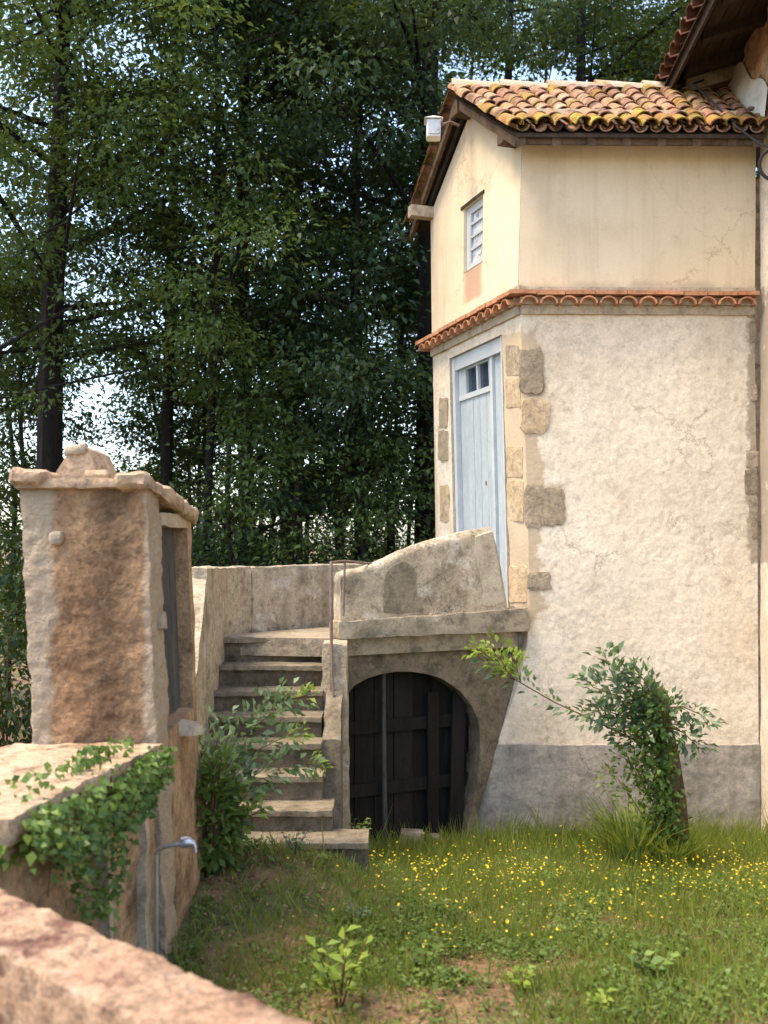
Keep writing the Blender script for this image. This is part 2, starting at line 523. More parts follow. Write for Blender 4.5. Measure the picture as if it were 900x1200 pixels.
M['leaf_cool'] = leaf_mat('blue_green_leaves', [C4(.024, .050, .026), C4(.046, .086, .042), C4(.078, .128, .062)], .32)
M['leaf_light'] = leaf_mat('sunlit_yellow_leaves', [C4(.07, .12, .018), C4(.12, .18, .025), C4(.18, .23, .04)], .45)
M['leaf_shrub'] = leaf_mat('shrub_leaves', [C4(.05, .09, .018), C4(.10, .16, .03), C4(.17, .23, .055)], .40)
M['leaf_ivy'] = leaf_mat('ivy_leaves', [C4(.055, .105, .022), C4(.11, .185, .04), C4(.20, .28, .07)], .34, .4)
M['leaf_blue'] = leaf_mat('grey_green_leaves', [C4(.065, .115, .06), C4(.115, .185, .095), C4(.19, .27, .14)], .34, .45)
M['leaf_sunny'] = leaf_mat('sunny_shrub_leaves', [C4(.07, .12, .025), C4(.13, .20, .04), C4(.20, .27, .07)], .42)
M['leaf_sprig'] = leaf_mat('pale_sprig_leaves', [C4(.08, .14, .055), C4(.14, .22, .09), C4(.22, .30, .15)], .35, .45)
M['leaf_lime'] = leaf_mat('lime_leaves', [C4(.16, .24, .03), C4(.24, .33, .05), C4(.33, .40, .08)], .45)
M['grass'] = leaf_mat('grass_blades', [C4(.10, .15, .02), C4(.19, .25, .04), C4(.29, .315, .075)], .42, .6)
M['grass_dry'] = leaf_mat('dry_grass', [C4(.14, .16, .045), C4(.23, .235, .08), C4(.32, .29, .12)], .4, .6)
M['litter'] = leaf_mat('dry_leaves', [C4(.13, .06, .03), C4(.24, .13, .07), C4(.36, .22, .13)], .2, .8)
M['flower'] = leaf_mat('yellow_petals', [C4(.70, .46, .01), C4(.80, .55, .02), C4(.85, .62, .03)], .3, .6)

# bare stone showing along the house corner; pale plaster left on the well front and a dark streak down it
weather(M['plaster'], C4(.42, .33, .22), .38, C4(.30, .22, .14), .8, .5)
weather(M['stucco'], C4(.52, .42, .30), .32, C4(.30, .23, .16), .7, .6)
weather(M['plinth'], C4(.15, .13, .10), .5, C4(.09, .08, .06), 1.1, .7)
weather(M['parapet'], C4(.17, .14, .095), .5, C4(.10, .08, .055), 1.4, .8)
zone(M['stucco'], C4(.47, .36, .235), 1.0, 1.315, 1.85, 4.25, .02, .15, 4.5, .85)
zone(M['stucco'], C4(.27, .20, .125), 1.26, 1.50, 2.62, 2.94, .03, .10, 6, .75)
zone(M['stucco'], C4(.19, .155, .11), 1.15, 1.34, 3.72, 4.06, .03, .08, 7, .85)
zone(M['stucco'], C4(.30, .235, .16), 3.06, 3.2, 2.3, 4.6, .02, .09, 8, .8)
M['well_front'] = mat('ochre_masonry_front', [C4(.21, .115, .06), C4(.36, .215, .115), C4(.43, .285, .165)], 3.0, .95, 1.0, 30, .03, [(C4(.09, .06, .035), 3.2, .55, .68, .6), (C4(.46, .35, .235), 10, .63, .72, .6)], .3)
zone(M['well_front'], C4(.41, .335, .24), -1.9, -1.52, 1.5, 2.9, .03, .10, 5, .8, .6)
zone(M['well_front'], C4(.055, .036, .022), -1.34, -1.17, 1.5, 2.9, .10, .17, 3.2, .62, .45)
zone(M['well_front'], C4(.43, .34, .235), -1.098, -.8, 0, 3, .012, .03, 9, .75)

# ------------------------------------------------------------------ ground


def lin(x, pts):
    if x <= pts[0][0]:
        return pts[0][1]
    for (a, va), (b, vb) in zip(pts, pts[1:]):
        if x <= b:
            t = (x - a) / (b - a)
            return va + (vb - va) * t
    return pts[-1][1]


def sstep(a, b, x):
    t = min(1, max(0, (x - a) / (b - a)))
    return t * t * (3 - 2 * t)


def ground_z(x, y):
    z = lin(y, [(1.2, .82), (2.4, .74), (3.2, .58), (4.2, .56), (6.0, .34), (8.1, .02), (9.5, 0.0), (14, .1), (30, .4), (90, 1.0)])
    bank = sstep(.25, -.75, x) * sstep(4.4, 5.6, y) * sstep(8.2, 6.9, y)
    z += .21 * bank + .13 * math.exp(-((x + .55) / .5) ** 2 - ((y - 5.85) / .38) ** 2)
    z += .035 * noise.noise(Vector((x * 1.3, y * 1.3, .3))) + .015 * noise.noise(Vector((x * 4, y * 4, 2.3)))
    return z


def axis(bands):
    out = []
    for a, b, s in bands:
        n = max(1, int(round((b - a) / s)))
        out += [a + (b - a) * i / n for i in range(n)]
    return out + [bands[-1][1]]


gx = axis([(-400, -60, 60), (-60, -10, 5), (-10, -2, .5), (-2, 4.5, .09), (4.5, 10, .5), (10, 60, 5), (60, 400, 60)])
gy = axis([(-60, -5, 10), (-5, 2, .5), (2, 9, .09), (9, 20, .6), (20, 60, 4), (60, 600, 60)])
gv = [(x, y, ground_z(x, y)) for y in gy for x in gx]
nx_ = len(gx)
gf = [[j * nx_ + i, j * nx_ + i + 1, (j + 1) * nx_ + i + 1, (j + 1) * nx_ + i] for j in range(len(gy) - 1) for i in range(nx_ - 1)]
g_o = obj('ground', gv, gf, M['soil'], None, True)
tag(g_o, 'sloping yard of bare reddish soil under grass', 'ground', kind='structure')

# ------------------------------------------------------------------ the extension of the house: corner lines
YA, YB, YC = 8.40, 8.45, 10.30
zr = lambda py, Y: EYE + (HY - py) / F * Y


def polyline(px_list, Y):
    pts = [((px - CX) / F * Y, zr(py, Y)) for px, py in px_list]
    pts.sort(key=lambda t: t[1])
    return lambda z: lin(z, [(zz, xx) for xx, zz in pts])


ax = polyline([(612, 60), (612, 150), (607, 330), (610, 365), (617, 560), (621, 700), (618, 755), (606, 805), (582, 873), (562, 940), (546, 1000)], YA)
bx = polyline([(886, 60), (884, 335), (888, 690), (890, 1000)], YB)
cx = polyline([(504, 200), (506, 390), (514, 620), (516, 1000)], YC)
fA = lambda z: Vector((ax(z), YA, z))
fB = lambda z: Vector((bx(z), YB, z))
fC = lambda z: Vector((cx(z), YC, z))
n_front = Vector((0.025, -1, 0)).normalized()
n_gable = Vector((-.942, -.335, 0)).normalized()
front = lambda u, z, d=0.0: fA(z).lerp(fB(z), u) + n_front * d
gable = lambda u, z, d=0.0: fA(z).lerp(fC(z), u) + n_gable * d


def wall_uv(fa, fb, px, py):
    z = zr(py, 8.6)
    for _ in range(6):
        a, b = fa(z), fb(z)
        k = (px - CX) / F
        u = (a.x - k * a.y) / (k * (b.y - a.y) - (b.x - a.x))
        Y = a.y + u * (b.y - a.y)
        z = zr(py, Y)
    return u, z


g_uv = lambda px, py: wall_uv(fA, fC, px, py)
f_uv = lambda px, py: wall_uv(fA, fB, px, py)
Z_COR = zr(343, YA)                       # top of the cornice
Z_EAVE = zr(153, YA)
RIDGE_L = P(533, 107, 9.35)
RIDGE_Z = RIDGE_L.z
EAVE_Y, FAR_Y = 8.14, 10.58
EAVE_Z = RIDGE_Z - (9.35 - EAVE_Y) * .70
house = thing('house_extension', 'narrow two-storey cream plastered house extension with mossy tiled gable roof', 'house', (1.9, 9.2, 0))


def grid_wall(name, fn, us, zs, mat_, parent, hole=None, disp=None, smooth=True, top=None):
    verts, faces, idx = [], [], {}

    def vid(i, j):
        if (i, j) not in idx:
            u, z = us[i], zs[j]
            if top:
                z = min(z, top(u))
            d = disp(u, z) if disp else 0.0
            idx[(i, j)] = len(verts)
            verts.append(fn(u, z, d))
        return idx[(i, j)]
    for i in range(len(us) - 1):
        for j in range(len(zs) - 1):
            um, zm = (us[i] + us[i + 1]) / 2, (zs[j] + zs[j + 1]) / 2
            if hole and hole[0] < um < hole[1] and hole[2] < zm < hole[3]:
                continue
            if top and zs[j] >= top(us[i]) and zs[j] >= top(us[i + 1]):
                continue
            faces.append([vid(i, j), vid(i + 1, j), vid(i + 1, j + 1), vid(i, j + 1)])
    return obj(name, verts, faces, mat_, parent, smooth)


def lines(a, b, n, extra=()):
    s = [a + (b - a) * i / n for i in range(n + 1)]
    for e in extra:
        k = min(range(1, n), key=lambda q: abs(s[q] - e))
        s[k] = e
    return s


def stucco_disp(fn, amp, edge=True):
    def f(u, z):
        p = fn(u, z)
        q = Vector((p.x * 13.5, z * 11.5, p.y * 13.5))
        dist = noise.voronoi(q)[0]
        h = min(1.0, (dist[1] - dist[0]) * 1.6)
        t = amp * (h - .5) * (.5 + noise.noise(q * .2)) + amp * .9 * noise.noise(q * 1.7) + amp * .5 * noise.noise(q * 4.3) + .012 * noise.noise(q * .13)
        return t * min(1.0, u * 25) if edge else t
    return f


# lower front wall (rough), upper front wall (smooth), plinth
Z_LOW = -0.35
grid_wall('front_wall', front, lines(0, 1, 150), lines(Z_LOW, Z_COR - .02, 340), M['stucco'], house, disp=stucco_disp(front, .0030))
grid_wall('upper_front_wall', front, lines(0, 1, 30), lines(Z_COR - .02, Z_EAVE + .18, 24), M['plaster'], house, disp=lambda u, z: .012 + .008 * noise.noise(Vector((u * 4, z * 3, 1))))
zp = zr(873, YA)


def plinth_d(u, z):
    p = front(u, z)
    e = .020 + .012 * noise.noise(Vector((p.x * 3, z * 3, 7))) + .006 * noise.noise(Vector((p.x * 14, z * 14, 3)))
    return e


ptop = lambda u: zp + .022 * noise.noise(Vector((u * 5, 0, 3))) + .008 * noise.noise(Vector((u * 27, 0, 8)))
pl = grid_wall('plinth', front, lines(0, 1, 80), lines(Z_LOW, zp + .06, 56), M['plinth'], house, disp=plinth_d, top=ptop)
# the plinth's top lip and its return towards the arch
pv = []
us = lines(0, 1, 80)
for u in us:
    pv += [front(u, ptop(u), plinth_d(u, ptop(u))), front(u, ptop(u) + .012, -.01)]
obj('plinth_lip', pv, [[2 * i, 2 * i + 2, 2 * i + 3, 2 * i + 1] for i in range(80)], M['plinth'], house, True)

# gable wall: lower with the door opening, upper with the window opening and the gable
du0, dz1 = g_uv(588, 391)
du1, dz1b = g_uv(527, 421)
dz1 = (dz1 + dz1b) / 2
dz0 = 1.80
grid_wall('gable_wall', gable, lines(0, 1, 60, (du0, du1)), lines(Z_LOW, Z_COR - .02, 90, (dz0, dz1)), M['stucco'], house, (du0, du1, dz0, dz1), disp=lambda u, z: .012 * noise.noise(Vector((u * 9, z * 5, 3))) * min(1, u * 10))
wu0, wz1 = g_uv(566.5, 229)
wu1, wz1b = g_uv(544, 243)
wz1 = (wz1 + wz1b) / 2
_, wz0 = g_uv(555, 313)


def rafter_z(u):
    """underside of the roof along the gable"""
    y = YA + (YC - YA) * u
    return RIDGE_Z - .17 - abs(9.35 - y) * .70


M['plaster_gable'] = M['plaster'].copy()
_, rz0 = g_uv(553, 352)
zone(M['plaster_gable'], C4(.36, .16, .10), gable(wu1, wz0).x + .005, gable(wu0, wz0).x - .005, rz0, wz0 + .02, .022, .03, 9, .62, .35)
zone(M['plaster'], C4(.36, .28, .19), 0, 4, Z_COR - .1, Z_COR + .07, .035, .10, 5, .5, 1)
grid_wall('upper_gable_wall', gable, lines(0, 1, 40, (wu0, wu1, .5)), lines(Z_COR - .02, RIDGE_Z, 40, (wz0, wz1)), M['plaster_gable'], house, (wu0, wu1, wz0, wz1), top=rafter_z)
# back wall so that the house is closed
obj('back_wall', [fC(Z_LOW), fC(Z_EAVE), Vector((3.4, 10.5, Z_EAVE)), Vector((3.4, 10.5, Z_LOW))], [[0, 1, 2, 3]], M['plaster'], house)


def gbox(name, u0, u1, z0, z1, d0, d1, mat_, parent, **kw):
    return box(name, u0, u1, z0, z1, d0, d1, mat_, parent, fn=gable, **kw)


def fbox(name, u0, u1, z0, z1, d0, d1, mat_, parent, **kw):
    return box(name, u0, u1, z0, z1, d0, d1, mat_, parent, fn=front, **kw)


# reveals of the openings
def reveal(name, u0, u1, z0, z1, dep, mat_):
    q = [(u0, z0), (u1, z0), (u1, z1), (u0, z1)]
    v = [gable(u, z, 0.004) for u, z in q] + [gable(u, z, -dep) for u, z in q]
    obj(name, v, [[0, 1, 5, 4], [1, 2, 6, 5], [2, 3, 7, 6], [3, 0, 4, 7]], mat_, house)


reveal('door_reveal', du0, du1, dz0, dz1, .14, M['mortar'])
reveal('window_reveal', wu0, wu1, wz0, wz1, .06, M['plaster'])

# door
door = box('door', du0, du1, dz0, dz1, -.16, -.125, M['wood_dark'], house, fn=gable)
tag(door, 'pale blue plank door with a small two-pane window')
fw = .035 / 2.0
gbox('frame', du0 + .002, du0 + .030, dz0, dz1 - .002, -.12, -.012, M['paint_white'], door)
gbox('frame', du1 - .034, du1 - .002, dz0, dz1 - .002, -.12, -.02, M['paint_white'], door)
gbox('frame', du0 + .030, du1 - .034, dz1 - .13, dz1 - .004, -.12, -.025, M['paint_white'], door)
ls, _ = g_uv(573, 500)
gbox('frame', ls - .012, ls + .012, dz0, dz1 - .131, -.12, -.04, M['paint_white'], door)
gbox('narrow_leaf', du0 + .031, ls - .013, dz0 + .02, dz1 - .132, -.12, -.07, M['paint_blue'], door)
pu0, pz1 = g_uv(565, 421)
pu1, pz1b = g_uv(539, 434)
pz1 = (pz1 + pz1b) / 2
_, pz0 = g_uv(552, 457)
edges = lines(ls + .013, du1 - .036, 5)
for i in range(5):
    a, b = edges[i], edges[i + 1]
    gbox('plank', a + .0012, b - .0012, dz0 + .02, pz0 - .05, -.12, -.068 + .003 * random.uniform(-1, 1), M['paint_blue'], door)
gbox('rail', ls + .013, du1 - .036, pz0 - .049, pz0, -.12, -.055, M['paint_white'], door)
gbox('rail', ls + .013, du1 - .036, pz1, dz1 - .132, -.12, -.06, M['paint_blue'], door)
gbox('stile', ls + .013, pu0, pz0 + .001, pz1 - .001, -.12, -.06, M['paint_blue'], door)
gbox('stile', pu1, du1 - .036, pz0 + .001, pz1 - .001, -.12, -.06, M['paint_blue'], door)
pm = (pu0 + pu1) / 2
gbox('pane', pu0, pm - .008, pz0 + .001, pz1 - .001, -.12, -.088, M['glass'], door)
gbox('pane', pm + .008, pu1, pz0 + .001, pz1 - .001, -.12, -.088, M['glass'], door)
gbox('glazing_bar', pm - .008, pm + .008, pz0 + .001, pz1 - .001, -.12, -.06, M['paint_white'], door)
ku, kz = g_uv(563, 566)
gbox('keyhole', ku - .006, ku + .006, kz - .02, kz + .02, -.07, -.055, M['iron'], door)

# attic window with a lace curtain, rust streaks below it
win = box('window', wu0 + .001, wu1 - .001, wz0 + .001, wz1 - .001, -.065, -.057, M['glass'], house, fn=gable)
bw = (wu1 - wu0)
gbox('frame', wu0 + .001, wu0 + bw * .14, wz0 + .002, wz1 - .002, -.056, -.028, M['paint_white'], win)
gbox('frame', wu1 - bw * .22, wu1 - .001, wz0 + .002, wz1 - .002, -.056, -.028, M['paint_white'], win)
gbox('frame', wu0 + bw * .14, wu1 - bw * .22, wz1 - .075, wz1 - .002, -.056, -.028, M['paint_white'], win)
gbox('frame', wu0 + bw * .14, wu1 - bw * .22, wz0 + .002, wz0 + .07, -.056, -.028, M['paint_white'], win)
for t in (.33, .52, .72):
    zz = wz0 + (wz1 - wz0) * t
    gbox('glazing_bar', wu0 + bw * .14, wu1 - bw * .22, zz - .012, zz + .012, -.054, -.032, M['paint_white'], win)
cv = [gable(wu0 + bw * (.15 + .62 * i / 16), wz0 + .071 + (wz1 - wz0 - .15) * j, -.048 + .004 * math.sin(i * 1.9)) for j in (0, 1) for i in range(17)]
obj('curtain', cv, [[i, i + 1, i + 18, i + 17] for i in range(16)], M['curtain'], win, True)
gbox('lintel', wu0 - .012, wu1 + .03, wz1 + .001, wz1 + .03, -.05, .012, M['wood_dark'], win)
# exposed quoin stones at the corner and round the door


def stone_on(name, fuv, fn, x0, y0, x1, y1, thick, mat_, parent, jit=.22, nper=6):
    """an irregular stone, proud of the wall, outlined by a rough rectangle of the photograph"""
    cs = [fuv(x0, y1), fuv(x1, y1), fuv(x1, y0), fuv(x0, y0)]
    ring = []
    for k in range(4):
        a, b = cs[k], cs[(k + 1) % 4]
        for q in range(nper):
            t = (q + random.uniform(-.15, .15)) / nper
            ring.append((a[0] + (b[0] - a[0]) * t, a[1] + (b[1] - a[1]) * t))
    mu = sum(r[0] for r in ring) / len(ring)
    mz = sum(r[1] for r in ring) / len(ring)
    pts = []
    for i, (u, z) in enumerate(ring):
        s = 1 - (jit * random.uniform(.1, .7) if i % nper == 0 else jit * random.uniform(-.45, .35))
        pts.append((mu + (u - mu) * s, mz + (z - mz) * s))
    N = len(pts)
    v = [fn(u, z, -.01) for u, z in pts]
    thick = thick * .25 + .004
    v += [fn(mu + (u - mu) * .97, mz + (z - mz) * .97, thick * random.uniform(.55, .95)) for u, z in pts]
    v += [fn(mu + (u - mu) * .72, mz + (z - mz) * .72, thick * random.uniform(.8, 1.2)) for u, z in pts]
    v.append(fn(mu, mz, thick))
    f = []
    for r in range(2):
        for i in range(N):
            f.append([r * N + i, r * N + (i + 1) % N, (r + 1) * N + (i + 1) % N, (r + 1) * N + i])
    for i in range(N):
        f.append([2 * N + i, 2 * N + (i + 1) % N, 3 * N])
    return obj(name, v, f, mat_, parent, False)


for (x0, y0, x1, y1, m_, t_) in [
        (609, 408, 637, 462, 'stone_grey', .016), (610, 466, 644, 508, 'stone', .020), (614, 568, 638, 618, 'stone_grey', .022), (634, 572, 662, 616, 'stone_grey', .014),
        (618, 670, 646, 692, 'stone_grey', .026)]:
    stone_on('stone', f_uv, front, x0, y0, x1, y1, t_, M[m_], house)
for (x0, y0, x1, y1, m_, t_) in [
        (593, 404, 609, 440, 'stone_grey', .014), (593, 443, 611, 478, 'stone', .018), (594, 523, 613, 560, 'stone', .018), (594, 563, 614, 612, 'stone', .016), (596, 663, 618, 706, 'stone', .022),
        (515, 466, 525, 502, 'stone_grey', .02), (514, 504, 526, 540, 'stone_grey', .022), (516, 568, 527, 612, 'stone', .018)]:
    stone_on('stone', g_uv, gable, x0, y0, x1, y1, t_, M[m_], house, .1)
# crumbling joint with the main house
for (x0, y0, x1, y1) in [(876, 345, 884, 372), (879, 376, 886, 402), (880, 450, 887, 470), (874, 528, 889, 548), (872, 550, 888, 580), (877, 582, 888, 604), (880, 606, 888, 632)]:
    stone_on('stone', f_uv, front, x0, y0, x1, y1, .016, M['stone_grey'], house, .2, 3)

# ------------------------------------------------------------------ cornice: scalloped tiles on two sides


def half_pipe(r0, r1, L, th, seg=8, a0=0.0, a1=math.pi):
    """canal tile: axis along +Y (upper end at 0), convex to +Z"""
    v, f = [], []
    for (y, r) in ((0, r0), (L, r1)):
        for rr in (r, r - th):
            for k in range(seg + 1):
                a = a0 + (a1 - a0) * k / seg
                v.append((rr * math.cos(a), y, rr * .85 * math.sin(a)))
    s = seg + 1
    for k in range(seg):
        f.append([k, k + 1, 2 * s + k + 1, 2 * s + k])
        f.append([s + k, 3 * s + k, 3 * s + k + 1, s + k + 1])
        f.append([k, s + k, s + k + 1, k + 1])
        f.append([2 * s + k, 2 * s + k + 1, 3 * s + k + 1, 3 * s + k])
    f.append([0, 2 * s, 3 * s, s])
    f.append([seg, s + seg, 3 * s + seg, 2 * s + seg])
    return v, f


def basis(o, x, y, z):
    m_ = Matrix.Identity(4)
    for i, a in enumerate((x, y, z)):
        m_[0][i], m_[1][i], m_[2][i] = a.x, a.y, a.z
    m_.translation = o
    return m_


cornice = fbox('cornice', -.02, 1.0, Z_COR - .005, Z_COR + .045, -.02, .03, M['mortar'], house, div=(30, 1, 1), amp=.006)
gbox('mortar_course', -.03, 1.045, Z_COR - .005, Z_COR + .045, -.02, .03, M['mortar'], cornice, div=(20, 1, 1), amp=.006)
fbox('mortar_course', .0, 1.0, Z_COR - .18, Z_COR - .105, -.02, .022, M['mortar'], cornice, div=(30, 2, 1), amp=.005)
gbox('mortar_course', .0, 1.0, Z_COR - .18, Z_COR - .105, -.02, .024, M['mortar'], cornice, div=(20, 2, 1), amp=.005)
fbox('mortar_course', .0, 1.0, Z_COR - .104, Z_COR - .042, -.02, .045, M['mortar'], cornice, div=(30, 1, 1), amp=.004)
gbox('mortar_course', .0, 1.02, Z_COR - .104, Z_COR - .042, -.02, .047, M['mortar'], cornice, div=(20, 1, 1), amp=.004)
wave_me = mesh('cornice_tile', *half_pipe(.082, .075, .15, .014, 8), M['brick'], True)
Lf = (fB(Z_COR) - fA(Z_COR)).length
Lg = (fC(Z_COR) - fA(Z_COR)).length
ef = (fB(Z_COR) - fA(Z_COR)).normalized()
eg = (fC(Z_COR) - fA(Z_COR)).normalized()
Zv = Vector((0, 0, 1))
nw = 12
for i in range(nw):
    o = front((i + .35) / nw, Z_COR - .112, -.03)
    inst('tile', wave_me, cornice, basis(o, -ef, n_front, Zv) @ Matrix.Rotation(random.uniform(-.04, .04), 4, 'Y'))
for i in range(13):
    o = gable((i + .4) / 12.3, Z_COR - .112, -.03)
    inst('tile', wave_me, cornice, basis(o, eg, n_gable, Zv) @ Matrix.Rotation(random.uniform(-.04, .04), 4, 'Y'))
# flat tile course above the scallops
k = 0
u = -.05
while u < 1.0:
    w_ = random.uniform(.10, .135)
    u2 = min(u + w_, 1.0)
    fbox('flat_tile', u + .002, u2 - .002, Z_COR - .04 + random.uniform(-.004, .004), Z_COR - .004, -.02, .125 + random.uniform(-.008, .008), M['brick'], cornice, div=(3, 1, 2), amp=.004)
    u = u2
u = -.045
while u < 1.06:
    w_ = random.uniform(.10, .135)
    gbox('flat_tile', u + .002, u + w_ - .002, Z_COR - .04 + random.uniform(-.004, .004), Z_COR - .004, -.02, .125 + random.uniform(-.008, .008), M['brick'], cornice, div=(3, 1, 2), amp=.004)
    u += w_

# ------------------------------------------------------------------ roof of the extension
# eave line and ridge line; columns of canal tiles fan between them
EL, ER = Vector((1.06, EAVE_Y, EAVE_Z)), Vector((3.10, EAVE_Y + .03, EAVE_Z))
RL, RR = RIDGE_L.copy(), Vector((3.32, 9.38, RIDGE_Z))
BL, BR = P(480, 254, FAR_Y), Vector((3.5, FAR_Y, 0))
BL.z = BR.z = RIDGE_Z - (FAR_Y - 9.35) * .70
roof = hexa('roof', [[[a - Vector((0, 0, .07)), a - Vector((0, 0, .045))] for a in (EL, RL)], [[a - Vector((0, 0, .07)), a - Vector((0, 0, .045))] for a in (ER, RR)]], M['wood_dark'], house)
hexa('back_deck', [[[a - Vector((0, 0, .07)), a - Vector((0, 0, .045))] for a in (RL, BL)], [[a - Vector((0, 0, .07)), a - Vector((0, 0, .045))] for a in (RR, BR)]], M['wood_dark'], roof)
NC, NR = 15, 7
cover = [mesh('roof_tile', *half_pipe(.058, .074, .30, .012, 7), M[k_], True) for k_ in ('tile', 'tile_moss')]
under = mesh('channel_tile', *half_pipe(.074, .060, .30, .012, 6), M['tile'], True)
for c in range(NC + 1):
    t = c / NC
    for (half, cover_row) in ((0.0, True), (.5, False)):
        tt = (c + half) / NC
        if tt > 1.0:
            continue
        e, r = EL.lerp(ER, tt), RL.lerp(RR, tt)
        down = (e - r)
        L = down.length
        down.normalize()
        ex = (ER - EL).normalized()
        nrm = ex.cross(down)
        if nrm.z < 0:
            nrm = -nrm
        ex2 = down.cross(nrm).normalized()
        for q in range(NR):
            s = (q / NR) * (L - .06) - .04 + random.uniform(-.022, .022)
            o = r + down * s
            last = q == NR - 1
            lift = .012 * ((q + 1) % 2)
            if cover_row:
                m4 = basis(o + nrm * (.022 + random.uniform(-.004, .006)), ex2, (down + nrm * .055).normalized(), nrm)
                m4 = m4 @ Matrix.Rotation(random.uniform(-.09, .09), 4, 'Z') @ Matrix.Rotation(random.uniform(-.08, .08), 4, 'Y')
                inst('tile', cover[1 if (last or random.random() < .13) else 0], roof, m4)
            else:
                m4 = basis(o + nrm * .022, -ex2, (down + nrm * .02).normalized(), -nrm)
                inst('channel_tile', under, roof, m4)
# two columns of tiles at the verge of the far slope
for c in range(3):
    tt = c / NC
    e, r = BL.lerp(BR, tt), RL.lerp(RR, tt)
    down = (e - r)
    L = down.length
    down.normalize()
    ex = (BR - BL).normalized()
    nrm = down.cross(ex)
    if nrm.z < 0:
        nrm = -nrm
    ex2 = down.cross(nrm).normalized()
    for q in range(NR):
        o = r + down * ((q / NR) * (L - .06) - .02)
        inst('tile', cover[0], roof, basis(o + nrm * .02, ex2, (down + nrm * .055).normalized(), nrm))
# ridge tiles
ridge_me = mesh('ridge_tile', *half_pipe(.095, .11, .46, .016, 8), M['tile_ridge'], True)
rd = (RL - RR).normalized()
Lr = (RR - RL).length
nr = 6
for i in range(nr):
    o = RL.lerp(RR, 1 - i / nr) + Vector((0, 0, -.005 + random.uniform(-.006, .006))) + rd * .02
    y_ = (rd + Vector((0, 0, .03 + random.uniform(-.02, .02)))).normalized()
    x_ = y_.cross(Zv).normalized()
    inst('ridge_tile', ridge_me, roof, basis(o, x_, y_, x_.cross(y_)))
# rafters, purlin ends and eave boards
for t in [.03, .17, .31, .45, .59, .73, .87, .97]:
    e, r = EL.lerp(ER, t), RL.lerp(RR, t)
    dn = (e - r).normalized()
    sx = Vector((.035, 0, 0))
    a0, a1 = e - dn * .02 - Vector((0, 0, .072)), e - dn * .5 - Vector((0, 0, .072))
    h = Vector((0, 0, .075))
    hexa('rafter', [[[p + s - h, p + s] for p in (a0, a1)] for s in (-sx, sx)], M['wood_rafter'], roof)
obj('eave_board', *hexa_data([[[p + o - Vector((0, 0, .062)), p + o] for p in (EL - Vector((0, 0, .047)), EL + Vector((0, .025, -.047)))] if False else [[EL + Vector((0, a, -.115)), EL + Vector((0, a, -.048))] for a in (.03, .055)] if o is None else [[ER + Vector((0, a, -.115)), ER + Vector((0, a, -.048))] for a in (.03, .055)] for o in (None, 1)]), M['wood_rafter'], roof)
# verge boards along both slopes, purlin ends
vo = (RL - gable(.5, RIDGE_Z)).xy
for (a, b) in ((EL, RL), (RL, BL)):
    i_ = Vector((.035, .012, 0))
    hexa('verge_board', [[[p + s - Vector((0, 0, .15)), p + s - Vector((0, 0, .048))] for p in (a, b)] for s in (Vector(), i_)], M['wood_rafter'], roof)
for (u, dz) in ((.035, 0), (.5, 0), (.985, 0)):
    c0 = gable(u, rafter_z(u) - .02)
    o_ = n_gable
    s_ = eg * .055
    h = Vector((0, 0, .11))
    hexa('purlin', [[[c0 + o_ * d + s - h * .5, c0 + o_ * d + s + h * .5] for s in (-s_, s_)] for d in (-.05, .17 if u < .9 else .24)], M['mortar'] if u > .9 else M['wood_rafter'], roof)
# inner rafter strip seen under the far slope
a = gable(.5, rafter_z(.5), .03) + Vector((0, 0, .06))
b = gable(1.0, rafter_z(1.0), .03) + Vector((0, 0, .04))
tube('drain_pipe', [a, a.lerp(b, .5), b, b + Vector((0, 0, -.04))], .022, M['bark_thin'], roof)

# lime fillet where the roof meets the main house
# ------------------------------------------------------------------ main house: side wall, roof overhang
main = thing('main_house', 'taller main house with bare brown side wall and deep dark timber eaves', 'house', (4.2, 7.5, 0))
sd = Vector((.06, 1, 0)).normalized()
wb = fB(0) + Vector((.0, 0, 0))


def side(y, z, d=0.0):
    t = (y - wb.y) / sd.y
    return Vector((wb.x + .012 + sd.x * t - d, y, z))


def grid_side(name, y0, y1, z0, z1, ny, nz, mat_, amp, d0=0.0):
    v = [side(y0 + (y1 - y0) * i / ny, z0 + (z1 - z0) * j / nz, d0 + amp * noise.noise(Vector((i * .31, j * .31, 5)))) for j in range(nz + 1) for i in range(ny + 1)]
    f = [[j * (ny + 1) + i, (j + 1) * (ny + 1) + i, (j + 1) * (ny + 1) + i + 1, j * (ny + 1) + i + 1] for j in range(nz) for i in range(ny)]
    return obj(name, v, f, mat_, main, True)


E_MAIN = zr(106, 9.4)
grid_side('lower_wall', 3.6, 8.46, -.3, Z_EAVE + .1, 60, 60, M['stucco'], .012)
grid_side('upper_wall', 3.6, 12.5, Z_EAVE + .1, E_MAIN + .35, 80, 24, M['house_brown'], .02)
# end wall and the bulk of the house behind, so the volume is closed
obj('back_wall', [side(12.5, -.3), side(12.5, E_MAIN + .3), side(12.5, E_MAIN + .3) + Vector((6, 0, 0)), side(12.5, -.3) + Vector((6, 0, 0))], [[0, 1, 2, 3]], M['house_brown'], main)
OV = .58


def eave(y, d, dz=0.0):
    """point under the main roof, d metres out from the wall"""
    return side(y, E_MAIN + (OV - d) * .30 + dz, d)


